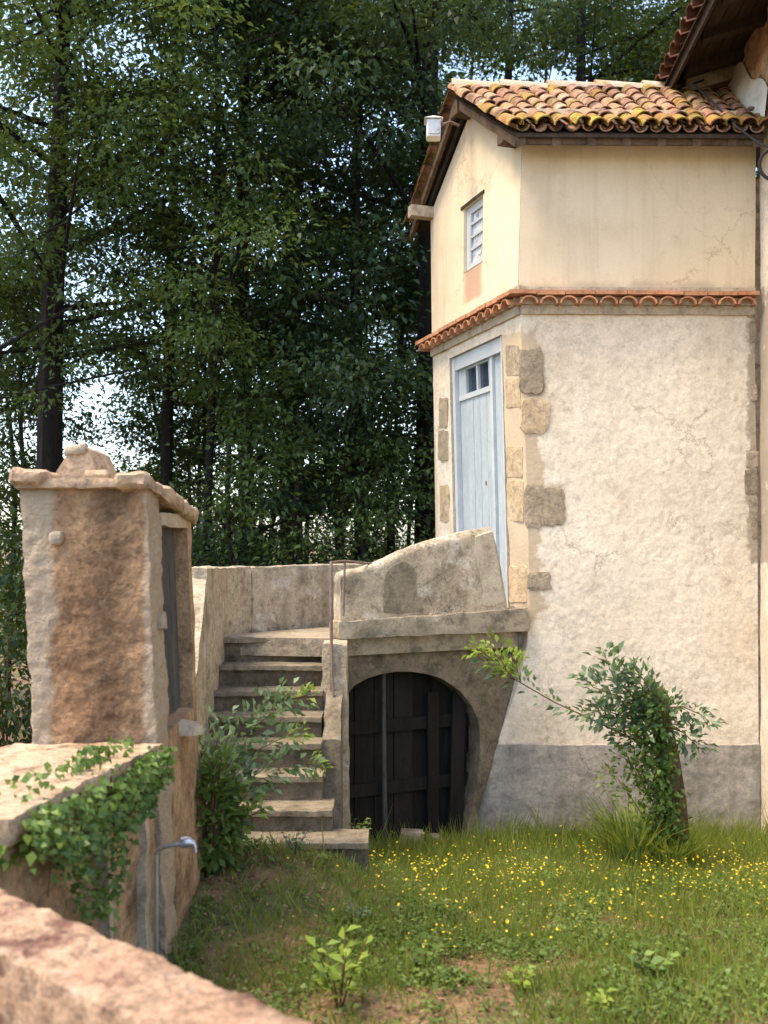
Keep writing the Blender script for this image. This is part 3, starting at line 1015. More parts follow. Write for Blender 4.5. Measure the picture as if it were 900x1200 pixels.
r_main = hexa('roof', [[[eave(y, d, .0), eave(y, d, .03)] for y in (3.4, 12.8)] for d in (OV, -5.5)], M['wood_dark'], main)
for y in np.arange(4.0, 12.6, .62):
    w = .05
    hexa('rafter', [[[eave(y + s, d, -.10), eave(y + s, d, -.002)] for s in (-w, w)] for d in (OV - .06, -.1)], M['wood_dark'], r_main)
for i, d in enumerate(np.arange(.02, OV - .02, .125)):
    hexa('soffit_board', [[[eave(y, d + a, -.02), eave(y, d + a, -.003)] for y in (3.5, 12.7)] for a in (.004, .121)], M['wood_dark'], r_main)
hexa('eave_board', [[[eave(y, d, -.11), eave(y, d, .02)] for y in (3.4, 12.8)] for d in (OV - .001, OV + .03)], M['wood_dark'], r_main)
yb = 9.22
hexa('beam', [[[eave(yb + s, d, -.17), eave(yb + s, d, -.03)] for s in (-.08, .08)] for d in (OV - .12, -.1)], M['concrete'], r_main, div=(4, 2, 2), amp=.008)
dmain = (eave(9, OV) - eave(9, 0)).normalized()
tile_main = mesh('main_tile', *half_pipe(.075, .09, .42, .014, 7), M['tile_dark'], True)
nm = sd.cross(dmain)
if nm.z < 0:
    nm = -nm
for i in range(46):
    y = 3.5 + i * .2
    for q in range(2):
        o = eave(y, OV + .06 - .36 * (q + 1), .055)
        xx = dmain.cross(nm).normalized()
        inst('tile', tile_main, r_main, basis(o, xx, dmain, nm) @ Matrix.Rotation(random.uniform(-.03, .03), 4, 'Z'))
# white lime flashing along the junction of the small roof
fl = []
nfl = 24
for i in range(nfl + 1):
    y = 8.2 + (9.75 - 8.2) * i / nfl
    zr_ = RIDGE_Z - abs(9.38 - y) * .70
    wv = .03 * noise.noise(Vector((y * 4, 0, 9)))
    fl += [side(y, zr_ + .015, .09 + wv), side(y, zr_ + .09, .05), side(y, zr_ + .34 + wv + .04 * math.sin(i * .7), .022)]
ff = []
for i in range(nfl):
    for k in range(2):
        ff.append([i * 3 + k, i * 3 + k + 1, i * 3 + k + 4, i * 3 + k + 3])
obj('flashing', fl, ff, M['lime'], main, True)

# cable and its loop
cab = [side(9.15, E_MAIN - .02, .30), P(812, 98, 8.9), P(838, 122, 8.5), P(862, 148, 8.1), P(884, 164, 8.05), P(893, 170, 8.0)]
c_o = tube('cable', cab + [side(7.9, zr(176, 7.9), .02)], .009, M['black'], None, 6)
tag(c_o, 'black cable hanging from the eaves over the small roof', 'cable')
lp = [P(897 + 9 * math.cos(a), 193 + 17 * math.sin(a), 7.95) for a in np.linspace(-2.4, 2.4 + 1.2, 14)]
lp = [P(905 - 15 * math.cos(a), 193 + 17 * math.sin(a), 7.95) for a in np.linspace(-1.9, 1.9, 14)]
l_o = tube('cable_loop', lp, .014, M['black'], None, 6)
tag(l_o, 'dark loop of thick cable on the main house wall', 'cable')

# small floodlight under the gable
lt = thing('wall_lamp', 'small whitish square lamp at the top of the gable verge', 'lamp', P(508, 165, 9.2))
lc = P(508, 152, 9.2)
box('housing', lc.x - .065, lc.x + .065, lc.y - .07, lc.y + .07, lc.z - .085, lc.z + .075, M['white'], lt, div=(3, 3, 3), rnd=.006, smooth=False)
box('glass', lc.x - .05, lc.x + .05, lc.y - .078, lc.y - .0705, lc.z - .065, lc.z + .05, M['curtain'], lt)
obj('hood', [lc + Vector((a * .085, b * .09, .078)) for a, b in ((-1, -1), (1, -1), (1, 1), (-1, 1))] + [lc + Vector((0, 0, .13))], [[0, 1, 4], [1, 2, 4], [2, 3, 4], [3, 0, 4], [3, 2, 1, 0]], M['white'], lt)
tube('bracket', [lc + Vector((.05, .03, .05)), lc + Vector((.16, .05, .09)), lc + Vector((.24, .08, .07))], .014, M['iron'], lt)

# ------------------------------------------------------------------ staircase and landing
stairs = thing('stone_staircase', 'worn outside stone staircase with walled landing leading to the blue door', 'staircase', P(330, 990, 6.2))
SY = [7.75 - i * (7.75 - 6.1) / 7 for i in range(8)]
SPY = [748, 780, 810, 840, 872, 910, 950, 988]
SXL = [262, 252, 246, 243, 240, 238, 238, 285]
SXR = [384, 379, 379, 377, 377, 378, 390, 432]
for i in range(8):
    Y = SY[i]
    zt = zr(SPY[i], Y)
    x0, x1 = (SXL[i] - CX) / F * Y, (SXR[i] - CX) / F * Y
    zb = ground_z(0, Y) - .3 if i == 7 else zr(SPY[i + 1], SY[i + 1]) - .12
    sk = random.uniform(-.02, .02)
    # tread nosing and the riser block below it
    box('tread', x0 - .02, x1, Y - .012, Y + .30, zt - .035, zt, M['step'], stairs, div=(30, 8, 2), amp=.009, sc=11, rnd=.003, smooth=True)
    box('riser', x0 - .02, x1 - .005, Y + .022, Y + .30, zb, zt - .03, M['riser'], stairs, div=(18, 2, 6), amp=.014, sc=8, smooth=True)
# landing lines
L0 = Vector(((397 - CX) / F * 7.6, 7.6, 0))
R0 = Vector(((617 - CX) / F * 8.33, 8.33, 0))
ld = (R0 - L0).normalized()
lnb = Vector((-ld.y, ld.x, 0))
LZ = EYE - .705
lmap = lambda s, b, z: L0 + ld * s + lnb * b + Vector((0, 0, z))
LW = (R0 - L0).length
# landing floor (irregular wedge reaching the far side of the door)
cr = Vector((-1.245, 7.93, 0))                       # corner of the back parapet
gd = gable(.88, 1.0)
g0 = gable(-.02, 1.0)
fl_poly = [Vector((-1.28, 7.80, 0)), lmap(-.05, .1, 0), lmap(LW - .02, .1, 0), Vector((g0.x + .12, g0.y, 0)), Vector((gd.x + .12, gd.y, 0)), cr + Vector((-.02, .05, 0))]
nv = len(fl_poly)
obj('landing_floor', [Vector((p.x, p.y, LZ - .14)) for p in fl_poly] + [Vector((p.x, p.y, LZ)) for p in fl_poly], [list(range(nv))[::-1], [nv + i for i in range(nv)]] + [[i, (i + 1) % nv, nv + (i + 1) % nv, nv + i] for i in range(nv)], M['concrete'], stairs)
# edge beam of the landing
zb0, zb1 = EYE - .708, EYE - .575
bl_top0, bl_top1 = EYE - .575, EYE - .515
c = [[[lmap(s, b, 0) for _ in (0, 1)] for b in (0, .20)] for s in (0, LW + .04)]
for i, s in enumerate((0, LW + .04)):
    for j in (0, 1):
        c[i][j][0] = c[i][j][0] + Vector((0, 0, EYE - .708))
        c[i][j][1] = c[i][j][1] + Vector((0, 0, (bl_top0, bl_top1)[i]))
hexa('landing_beam', c, M['concrete'], stairs, div=(44, 4, 5), amp=.016, sc=8, rnd=.01, smooth=True)
# rubble along the beam top
for i in range(16):
    s = random.uniform(.05, LW - .05)
    r = random.uniform(.008, .03) * random.uniform(.5, 1)
    zt = bl_top0 + (bl_top1 - bl_top0) * s / LW
    p = lmap(s, random.uniform(.02, .10), zt + r * .2)
    box('rubble', p.x - r, p.x + r, p.y - r, p.y + r * .8, p.z - r * .7, p.z + r * .7, M['concrete'], stairs, div=(2, 2, 2), amp=r * .6, sc=30, rnd=r * .3, smooth=True)


def lm_px(px, b):
    """distance along the landing line, set back b, that stands at column px"""
    k = (px - CX) / F
    o = L0 + lnb * b
    return (k * o.y - o.x) / (ld.x - k * ld.y)


# near parapet with a curved rising top
NPB, NPT = .07, .13
prof = [(399, 672), (408, 668), (424, 666), (438, 661), (452, 655), (470, 646), (490, 638), (510, 632), (530, 627), (550, 622.5), (566, 620), (577, 617.5), (583, 640), (588, 668), (594, 706)]
sec = []
for (px, py) in prof:
    s = lm_px(px, NPB)
    Y = (L0 + ld * s + lnb * NPB).y
    sec.append((s, zr(py, Y)))
cols_ = []
NV = 26
verts, faces = [], []
ss = np.linspace(sec[0][0], sec[-1][0], 60)
for s in ss:
    top = lin(s, sec)
    zb = bl_top0 + (bl_top1 - bl_top0) * s / LW - .03
    for b in (NPB, NPB + NPT):
        for j in range(NV + 1):
            z = zb + (top - zb) * j / NV
            rr = .02 * max(0, (j - NV + 1.5)) * (1 if b == NPB else -1)
            p = wobble(lmap(s, b + rr, z), .009, 6.5)
            verts.append(p)
S_ = 2 * (NV + 1)
for i in range(len(ss) - 1):
    for j in range(NV):
        faces.append([i * S_ + j, (i + 1) * S_ + j, (i + 1) * S_ + j + 1, i * S_ + j + 1])
        o = NV + 1
        faces.append([i * S_ + o + j, i * S_ + o + j + 1, (i + 1) * S_ + o + j + 1, (i + 1) * S_ + o + j])
    faces.append([i * S_ + NV, (i + 1) * S_ + NV, (i + 1) * S_ + 2 * NV + 1, i * S_ + 2 * NV + 1])
for i in (0, len(ss) - 1):
    for j in range(NV):
        faces.append([i * S_ + j, i * S_ + j + 1, i * S_ + NV + 2 + j, i * S_ + NV + 1 + j])
obj('front_parapet', verts, faces, M['parapet'], stairs, True)
# plaster patches on the parapet: one dark arched, one pale


def parapet_patch(name, pts, mat_, thick=.012):
    v = []
    c_s = [(lm_px(px, NPB), px, py) for px, py in pts]
    ring = []
    for s, px, py in c_s:
        Y = (L0 + ld * s + lnb * NPB).y
        ring.append((s, zr(py, Y)))
    ms, mz = sum(a for a, _ in ring) / len(ring), sum(b for _, b in ring) / len(ring)
    N = len(ring)
    for (k, d) in ((1.0, .006), (.97, -thick), (.5, -thick * 1.15)):
        for (s, z) in ring:
            s_, z_ = ms + (s - ms) * k, mz + (z - mz) * k
            v.append(wobble(lmap(s_, NPB, z_), .009, 6.5) + lnb * d)
    v.append(wobble(lmap(ms, NPB, mz), .009, 6.5) - lnb * thick)
    f = [[r * N + i, r * N + (i + 1) % N, (r + 1) * N + (i + 1) % N, (r + 1) * N + i] for r in range(2) for i in range(N)] + [[2 * N + i, 2 * N + (i + 1) % N, 3 * N] for i in range(N)]
    obj(name, v, f, mat_, stairs, True)


parapet_patch('dark_patch', [(449, 718), (448, 700), (449, 680), (454, 667), (463, 660), (475, 657), (484, 663), (489, 672), (487, 684), (489, 697), (493, 710), (496, 716), (480, 719), (465, 720)], M['parapet_dark'], .005)
parapet_patch('pale_patch', [(557, 628), (566, 625), (576, 622), (580, 640), (584, 662), (588, 690), (591, 706), (575, 712), (562, 710), (566, 692), (561, 672), (555, 650)], M['parapet_pale'], .006)

# back parapet and left cheek wall (one bent wall)
zt_b = zr(664, 8.08)


def wall_run(name, a, b, th, z0, z1a, z1b, mat_, parent, n=30, nz=10, amp=.016):
    d = (b - a).normalized()
    nb = Vector((-d.y, d.x, 0)) * th
    c = [[[Vector((p.x, p.y, z0)) + o, Vector((p.x, p.y, zt)) + o] for o in (Vector(), nb)] for p, zt in ((a, z1a), (b, z1b))]
    return hexa(name, c, mat_, parent, div=(n, 3, nz), amp=amp, sc=7, rnd=.012, smooth=True)


cq = Vector((-1.086, 8.25, 0))
wall_run('back_parapet', cr, cq, .13, .6, zt_b, zt_b, M['parapet'], stairs, 14, 16, .012)
wall_run('back_parapet', cq, Vector((gd.x + .02, gd.y, 0)), .13, .6, zt_b - .004, zt_b + .02, M['parapet'], stairs, 60, 16, .012)
wall_run('cheek_wall', Vector((P(243, 700, 7.0).x, 7.0, 0)), cr + Vector((.01, .02, 0)), .15, .3, zr(664, 7.0), zt_b - .004, M['parapet'], stairs, 30, 14)
# lower sloping part of the cheek wall beside the steps
lw0 = Vector((P(232, 700, 6.55).x, 6.45, 0))
c = []
for (p, zt) in ((lw0, zr(800, 6.5)), (Vector((P(243, 700, 7.0).x - .01, 6.99, 0)), zr(676, 6.99))):
    c.append([[Vector((p.x + o, p.y, .2)), Vector((p.x + o, p.y, zt))] for o in (.004, -.15)])
hexa('cheek_wall', c, M['parapet'], stairs, div=(14, 3, 12), amp=.018, sc=7, rnd=.012, smooth=True)
# stair side wall and the pillar at its end
for (x0, x1, y0, y1, z0, z1, nm_) in ((P(378, 0, 7.35).x, P(406, 0, 7.35).x, 7.35, 7.68, .15, EYE - .709, 'pillar'),):
    c = [[[Vector((x + (.02 if z == z0 else 0) * (1 if x == x1 else -1), y, z)) for z in (z0, z1)] for y in (y0, y1)] for x in (x0, x1)]
    hexa(nm_, c, M['parapet'], stairs, div=(4, 4, 26), amp=.022, sc=8, rnd=.012, smooth=True)
c = [[[Vector((x, y, z)) for z in (.1, zt)] for y, zt in ((6.95, EYE - 1.33), (7.4, EYE - 1.0))] for x in (P(379, 0, 7.0).x, P(379, 0, 7.0).x + .12)]
hexa('side_wall', c, M['step'], stairs, div=(3, 8, 10), amp=.02, sc=8, rnd=.01, smooth=True)
box('side_wall', P(381, 0, 7.5).x, P(381, 0, 7.5).x + .12, 7.66, 8.2, .1, LZ - .142, M['step'], stairs, div=(2, 4, 6), amp=.015)

# arched wall of the cellar under the landing
AB = .16
a_px = [(400, 1010), (400, 950), (400, 890), (401, 840), (405, 815), (416, 803), (430, 795), (447, 789.5), (465, 787), (483, 787), (500, 789.5), (516, 795), (530, 803), (542, 813), (552, 826), (559, 840), (562.5, 856), (562.5, 880), (559, 915), (553, 950), (547, 985), (543, 1012)]


def arch_pt(px, py, b):
    s = lm_px(px, b)
    o = L0 + ld * s + lnb * b
    return Vector((o.x, o.y, zr(py, o.y)))


inner = [arch_pt(px, py, AB) for px, py in a_px]
zt_a = LZ - .135
vs, fs = [], []
NQ = 8
rA = arch_pt(640, 800, AB)
for i, p in enumerate(inner):
    px, py = a_px[i]
    if i >= 15:
        py2 = [0] * 15 + [770, 800, 845, 895, 935, 970, 1012][:7]
        py2 = py2[i]
        o = arch_pt(lin(py2, [(755, 618), (805, 607), (873, 583), (940, 563), (1012, 546)]) + 1, py2, AB)
    elif i <= 3:
        q = arch_pt(392, py, AB)
        o = Vector((q.x, q.y, p.z if i < 3 else p.z + .12))
    else:
        o = Vector((p.x, p.y, zt_a))
    for k in range(NQ + 1):
        w = p.lerp(o, k / NQ)
        vs.append(wobble(w, .014 if k else .008, 7))
for i in range(len(inner) - 1):
    for k in range(NQ):
        a0 = i * (NQ + 1) + k
        fs.append([a0, a0 + 1, a0 + NQ + 2, a0 + NQ + 1])
# intrados
off = len(vs)
for i, p in enumerate(inner):
    for k, b in enumerate((0, .08, .18, .30)):
        vs.append(wobble(p + lnb * b, .008, 7))
for i in range(len(inner) - 1):
    for k in range(3):
        a0 = off + i * 4 + k
        fs.append([a0, a0 + 4, a0 + 5, a0 + 1])
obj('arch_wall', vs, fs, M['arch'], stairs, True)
# voussoirs round the arch
arc = inner[4:18]
dense = []
for i in range(len(arc) - 1):
    for k in range(6):
        dense.append(arc[i].lerp(arc[i + 1], k / 6))
cen = (arc[0] + arc[-1]) / 2 + Vector((0, 0, -.25))
nst = 17
for i in range(nst):
    a, b = dense[int(i * (len(dense) - 1) / nst)], dense[int((i + 1) * (len(dense) - 1) / nst)]
    a, b = a.lerp(b, .04), b.lerp(a, .04)
    h = random.uniform(.13, .165)
    oa, ob = (a - cen).normalized() * h, (b - cen).normalized() * h
    fr = lnb * -(.001 + random.uniform(0, .005))
    bk = lnb * .1
    cc = [[[p + s + r for s in (Vector((0, 0, .003)), q)] for r in (fr, bk)] for p, q in ((a, oa), (b, ob))]
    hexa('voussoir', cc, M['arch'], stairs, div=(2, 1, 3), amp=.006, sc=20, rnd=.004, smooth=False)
# solid fill behind the arch and below the landing at the back
wall_run('back_fill', cr + Vector((0, .03, 0)), Vector((gd.x + .02, gd.y, 0)), .1, -.2, .62, .62, M['concrete'], stairs, 8, 4)

# cellar door
cd = thing('cellar_door', 'old dark plank cellar door in the arch under the landing', 'door', arch_pt(480, 985, .34))
s0, s1 = lm_px(392, .34), lm_px(590, .34)
nb_ = 9
for i in range(nb_):
    a = s0 + (s1 - s0) * i / nb_
    b = s0 + (s1 - s0) * (i + 1) / nb_ - .008
    d = .34 + random.uniform(-.012, .012)
    cc = [[[lmap(s, dd, z) for z in (-.05 + random.uniform(0, .05), EYE - .9)] for dd in (d, d + .03)] for s in (a, b)]
    hexa('plank', cc, M['wood_cellar'], cd, div=(2, 1, 6), amp=.004, sc=9)
for z in (.45, .95):
    cc = [[[lmap(s, dd, zz) for zz in (z, z + .1)] for dd in (.302, .326)] for s in (s0 + .02, s1 - .02)]
    hexa('batten', cc, M['wood_cellar'], cd)
sp = lm_px(452, .25)
tube('post', [lmap(sp, .25, -.1), lmap(sp - .01, .26, .7), lmap(sp - .012, .265, 1.5)], [.022, .02, .018], M['wood_grey'], cd, 8, amp=.006)
sp = lm_px(505, .44)
for (px, w_, d_, tilt) in ((508, .10, .27, .0), (534, .12, .25, .04)):
    sp = lm_px(px, d_)
    cc = [[[lmap(s + (tilt if z > 0 else 0), dd, z) for z in (-.05, 1.25)] for dd in (d_, d_ + .025)] for s in (sp - w_ / 2, sp + w_ / 2)]
    hexa('plank', cc, M['wood_cellar'], cd, div=(2, 1, 6), amp=.006, sc=9)
for (px, py, r, lab) in ((482, 955, .10, 'rough grey stone block lying at the foot of the cellar door'), (508, 962, .07, 'smaller brown stone beside the block at the cellar door')):
    p = arch_pt(px, py, .12)
    gz = ground_z(p.x, p.y)
    st = box('stone_block', p.x - r, p.x + r, p.y - r * .8, p.y + r * .8, gz - .03, gz + r * 1.5, M['stone_grey'], None, div=(4, 4, 4), amp=r * .3, sc=9, rnd=r * .2, smooth=True)
    tag(st, lab, 'stone')

# stair railing
rail = thing('stair_railing', 'thin rusty iron handrail at the head of the stairs', 'railing', P(388, 930, 7.3))
yr = 7.33
tube('post', [P(388.5, 935, yr), P(388.5, 800, yr), P(388, 658, yr)], .0125, M['iron'], rail, 8)
tube('top_bar', [P(388, 659, yr), P(404, 657.5, yr + .25), P(438, 661, 7.9)], .010, M['iron'], rail, 8)
tube('baluster', [P(404, 658.5, yr + .25), P(403, 690, yr + .25), P(402.5, 722, yr + .25)], .009, M['iron'], rail, 8)
tube('bent_bar', [P(388, 746, yr - .02), P(389, 790, yr - .04), P(392, 830, yr - .06), P(397, 855, yr - .06), P(401, 870, yr - .05)], .010, M['iron'], rail, 8)

# ------------------------------------------------------------------ well house
well = thing('well_house', 'small ochre masonry well house with side opening and stone coping', 'well', (-1.35, 5.1, .5))
zl = EYE


def wx(px, y=4.6):
    return (px - CX) / F * y


ztop, zbase = zl + .27, .35
xl_t, xr_t, xl_b, xr_b = wx(24), wx(172), wx(36), wx(184)
zmid = zr(870, 4.6)


def xlerp(a, b, z):
    t = (ztop - z) / (ztop - zmid)
    return a + (b - a) * t


def wblock(name, xf0, xf1, y0, y1, z0, z1, mat_, div, amp=.016, sc=6):
    c = [[[Vector((xf(z), y, z)) for z in (z0, z1)] for y in (y0, y1)] for xf in (xf0, xf1)]
    return hexa(name, c, mat_, well, div=div, amp=amp, sc=sc, rnd=.008, smooth=True)


XL = lambda z: xlerp(xl_t, xl_b, z)
XR = lambda z: xlerp(xr_t, xr_b, z)
XRi = lambda z: XR(z) - .13
XLi = lambda z: XL(z) + .10
YW0, YW1, YO0, YO1 = 4.6, 5.62, 4.86, 5.52
zs_sill, zs_lint = zr(848, 5.0), zr(612, 5.0)
wblock('front_wall', XL, XR, YW0, YO0, zbase, ztop, M['well_front'], (60, 22, 170), .022, 7)
wblock('left_wall', XL, XLi, YO0 + .001, YW1, zbase, ztop - .08, M['well'], (3, 10, 20))
wblock('back_wall', XLi, XR, YO1, YW1, zbase, ztop - .1, M['well'], (8, 3, 20))
wblock('sill_wall', XRi, XR, YO0 + .001, YO1 - .001, zbase, zs_sill, M['well'], (3, 10, 14))
wblock('lintel', XRi, XR, YO0 + .001, YO1 - .001, zs_lint - .02, ztop - .1, M['well_plaster'], (3, 8, 4))
hz = zr(726, 4.75)
wblock('hinge_block', lambda z: XR(z) - .03, lambda z: XR(z) + .02, 4.74, 4.83, hz - .05, hz + .04, M['well_plaster'], (3, 3, 3), .012, 14)
p = P(66, 630, 4.58)
box('iron_stub', p.x - .03, p.x + .03, p.y - .03, p.y + .03, p.z - .03, p.z + .03, M['well_plaster'], well, div=(3, 3, 3), amp=.012, sc=20, rnd=.012, smooth=True)
for i in range(4):
    y0 = YO0 + .004 + i * (YO1 - YO0 - .008) / 4
    y1 = y0 + (YO1 - YO0 - .008) / 4 - .006
    c = [[[Vector((XR(z) - o, y, z)) for z in (zs_sill, zs_lint - .025)] for y in (y0, y1)] for o in (.10, .075)]
    hexa('door_board', c, M['wood_grey'], well, div=(1, 2, 8), amp=.004, sc=9)
# projecting white spout stone on the sill
p = P(225, 852, 5.15)
v0 = [(-.08, -.07), (.02, -.055), (.055, .01), (.03, .06), (-.08, .07)]
vv = [Vector((p.x + a, p.y + b, p.z - .035)) for a, b in v0] + [Vector((p.x + a * .92, p.y + b * .92, p.z + .035 - .02 * (a > 0))) for a, b in v0]
obj('sill_stone', vv, [[4, 3, 2, 1, 0], [5, 6, 7, 8, 9]] + [[i, (i + 1) % 5, 5 + (i + 1) % 5, 5 + i] for i in range(5)], M['well_plaster'], well)
# roof slab and rounded coping stones
hexa('roof_slab', [[[Vector((x, y, z - (y - 4.6) * .12)) for z in (ztop - .01, ztop + .035)] for y in (4.56, 5.70)] for x in (xl_t - .02, xr_t + .03)], M['coping'], well, div=(16, 16, 2), amp=.014, sc=8, rnd=.006, smooth=True)


def cope(x0, x1, y0, y1, z0, z1, drop=0.0, tilt=0.0):
    c = [[[Vector((x, y, z - (y - 4.6) * drop + (x - x0) * tilt)) for z in (z0, z1)] for y in (y0, y1)] for x in (x0, x1)]
    hexa('coping_stone', c, M['coping'], well, div=(7, 7, 4), amp=.02, sc=8, rnd=.028, smooth=True)


cope(wx(14), wx(58), 4.53, 4.86, ztop + .005, ztop + .085, .05)
cope(wx(138), wx(176), 4.53, 4.92, ztop - .02, ztop + .065, .10)
for (y0, y1) in ((4.93, 5.30), (5.31, 5.74)):
    cope(wx(138) + .01, wx(178) + .02, y0, y1, ztop - .02, ztop + .065, .115)
cope(wx(14) + .01, wx(50), 4.87, 5.4, ztop - .01, ztop + .06, .10)
cope(wx(14) + .01, wx(50), 5.41, 5.72, ztop - .01, ztop + .06, .10)
# tilted broken stone lying on the coping (wedge with a capping lump)
ws = thing('broken_roof_stone', 'tilted wedge of broken pinkish stone lying on the well coping', 'stone', P(85, 560, 4.95))
q = [(60, 562), (84, 524), (92, 520), (103, 526), (112, 548), (114, 562)]
fr = [P(a, b, 4.85) for a, b in q]
bk = [P(a + 2, b + 1, 4.85) + Vector((0, .36, 0)) for a, b in q]
N = len(q)
obj('wedge', [wobble(v, .01, 9) for v in fr + bk], [list(range(N))[::-1], [N + i for i in range(N)]] + [[i, (i + 1) % N, N + (i + 1) % N, N + i] for i in range(N)], M['coping'], ws)
c = [[[P(x, y, 4.83 + d) for y in (y1, y0)] for d in (0, .4)] for x, y0, y1 in ((76, 525, 534), (101, 519, 530))]
hexa('cap_lump', c, M['concrete'], ws, div=(5, 6, 3), amp=.012, sc=12, rnd=.012, smooth=True)
st = box('loose_stone', P(102, 0, 4.75).x, P(130, 0, 4.75).x, 4.68, 4.86, ztop + .03, ztop + .085, M['coping'], None, div=(5, 4, 3), amp=.016, sc=10, rnd=.016, smooth=True)
tag(st, 'small loose pinkish stone on the well coping beside the tilted wedge', 'stone')

# ------------------------------------------------------------------ low wall between well and foreground wall
ZLW = zr(874, 4.6)
lw = thing('garden_wall', 'low ivy-hung masonry wall with sandy rounded top joining the well house', 'wall', (-1.5, 3.9, .5))
wa, wb2 = Vector((-1.04, 4.58, 0)), Vector((-1.27, 3.28, 0))
c = [[[Vector((p.x + o, p.y, z)) for z in (.3, zt)] for o in (-.62, 0)] for p, zt in ((wb2, ZLW), (wa, ZLW - .01))]
hexa('wall_body', c, M['well'], lw, div=(70, 16, 50), amp=.024, sc=6, rnd=.02, smooth=True)
c = [[[Vector((p.x + o, p.y, z)) for z in (ZLW - .07, ZLW + .02)] for o in (-.64, .045)] for p in (wb2, wa - Vector((-.0, .02, 0)))]
hexa('wall_top', c, M['coping'], lw, div=(50, 24, 4), amp=.016, sc=8, rnd=.012, smooth=True)
# buttress-like vertical ribs on its yard face
for (px, y, w_) in ((124, 4.02, .03), (168, 4.42, .035)):
    x = wx(px, y)
    c = [[[Vector((x + dx + (.02 if z < 1 else 0), y + dy, z)) for z in (.3, ZLW - .18)] for dy in (-w_, w_)] for dx in (-.1, .015)]
    hexa('rib', c, M['well_plaster'], lw, div=(3, 3, 20), amp=.016, sc=9, rnd=.008, smooth=True)

# ------------------------------------------------------------------ foreground wall
fwl = thing('foreground_wall', 'rough pinkish wall top crossing the bottom corner close to the viewer', 'wall', (-.6, 2.45, .6))
f0, f1 = P(0, 1040, 2.94), P(372, 1200, 2.1)
fd = (f1 - f0)
fd.z = 0
fd.normalize()
fn_ = Vector((fd.y, -fd.x, 0))
if fn_.y > 0:
    fn_ = -fn_
zf = EYE - 1.0
a_, b_ = f0 - fd * .75, f1 + fd * 1.6
c = [[[Vector((p.x, p.y, z)) + fn_ * o for z in (.4, zf)] for o in (0, .235)] for p in (a_, b_)]
hexa('wall_body', c, M['front_wall'], fwl, div=(220, 26, 30), amp=.020, sc=9, rnd=.012, smooth=True)

# ------------------------------------------------------------------ water pipe with tap
tap = thing('standpipe', 'grey metal standpipe with brass tap against the well corner', 'tap', P(184, 1100, 4.45))
yt = 4.42
tube('pipe', [P(183, 1120, yt), P(183, 1060, yt), P(183, 1003, yt), P(184, 997, yt), P(188, 993.5, yt), P(200, 990.5, yt), P(216, 988.5, yt)], .0105, M['steel'], tap, 10)
tube('tap_body', [P(212, 989, yt), P(218, 988, yt), P(224, 987.5, yt), P(228, 989, yt)], [.018, .022, .02, .012], M['steel'], tap, 10)
tube('spout', [P(226, 988, yt), P(228, 992, yt), P(228.5, 999, yt)], .010, M['steel'], tap, 8)
tube('tap_handle', [P(211, 983, yt - .02), P(217, 981.5, yt), P(223, 983, yt + .02)], .007, M['steel'], tap, 8)
tube('tap_stem', [P(217, 988, yt), P(217, 981.5, yt)], .006, M['steel'], tap, 8)

exec_veg = True
# ------------------------------------------------------------------ vegetation


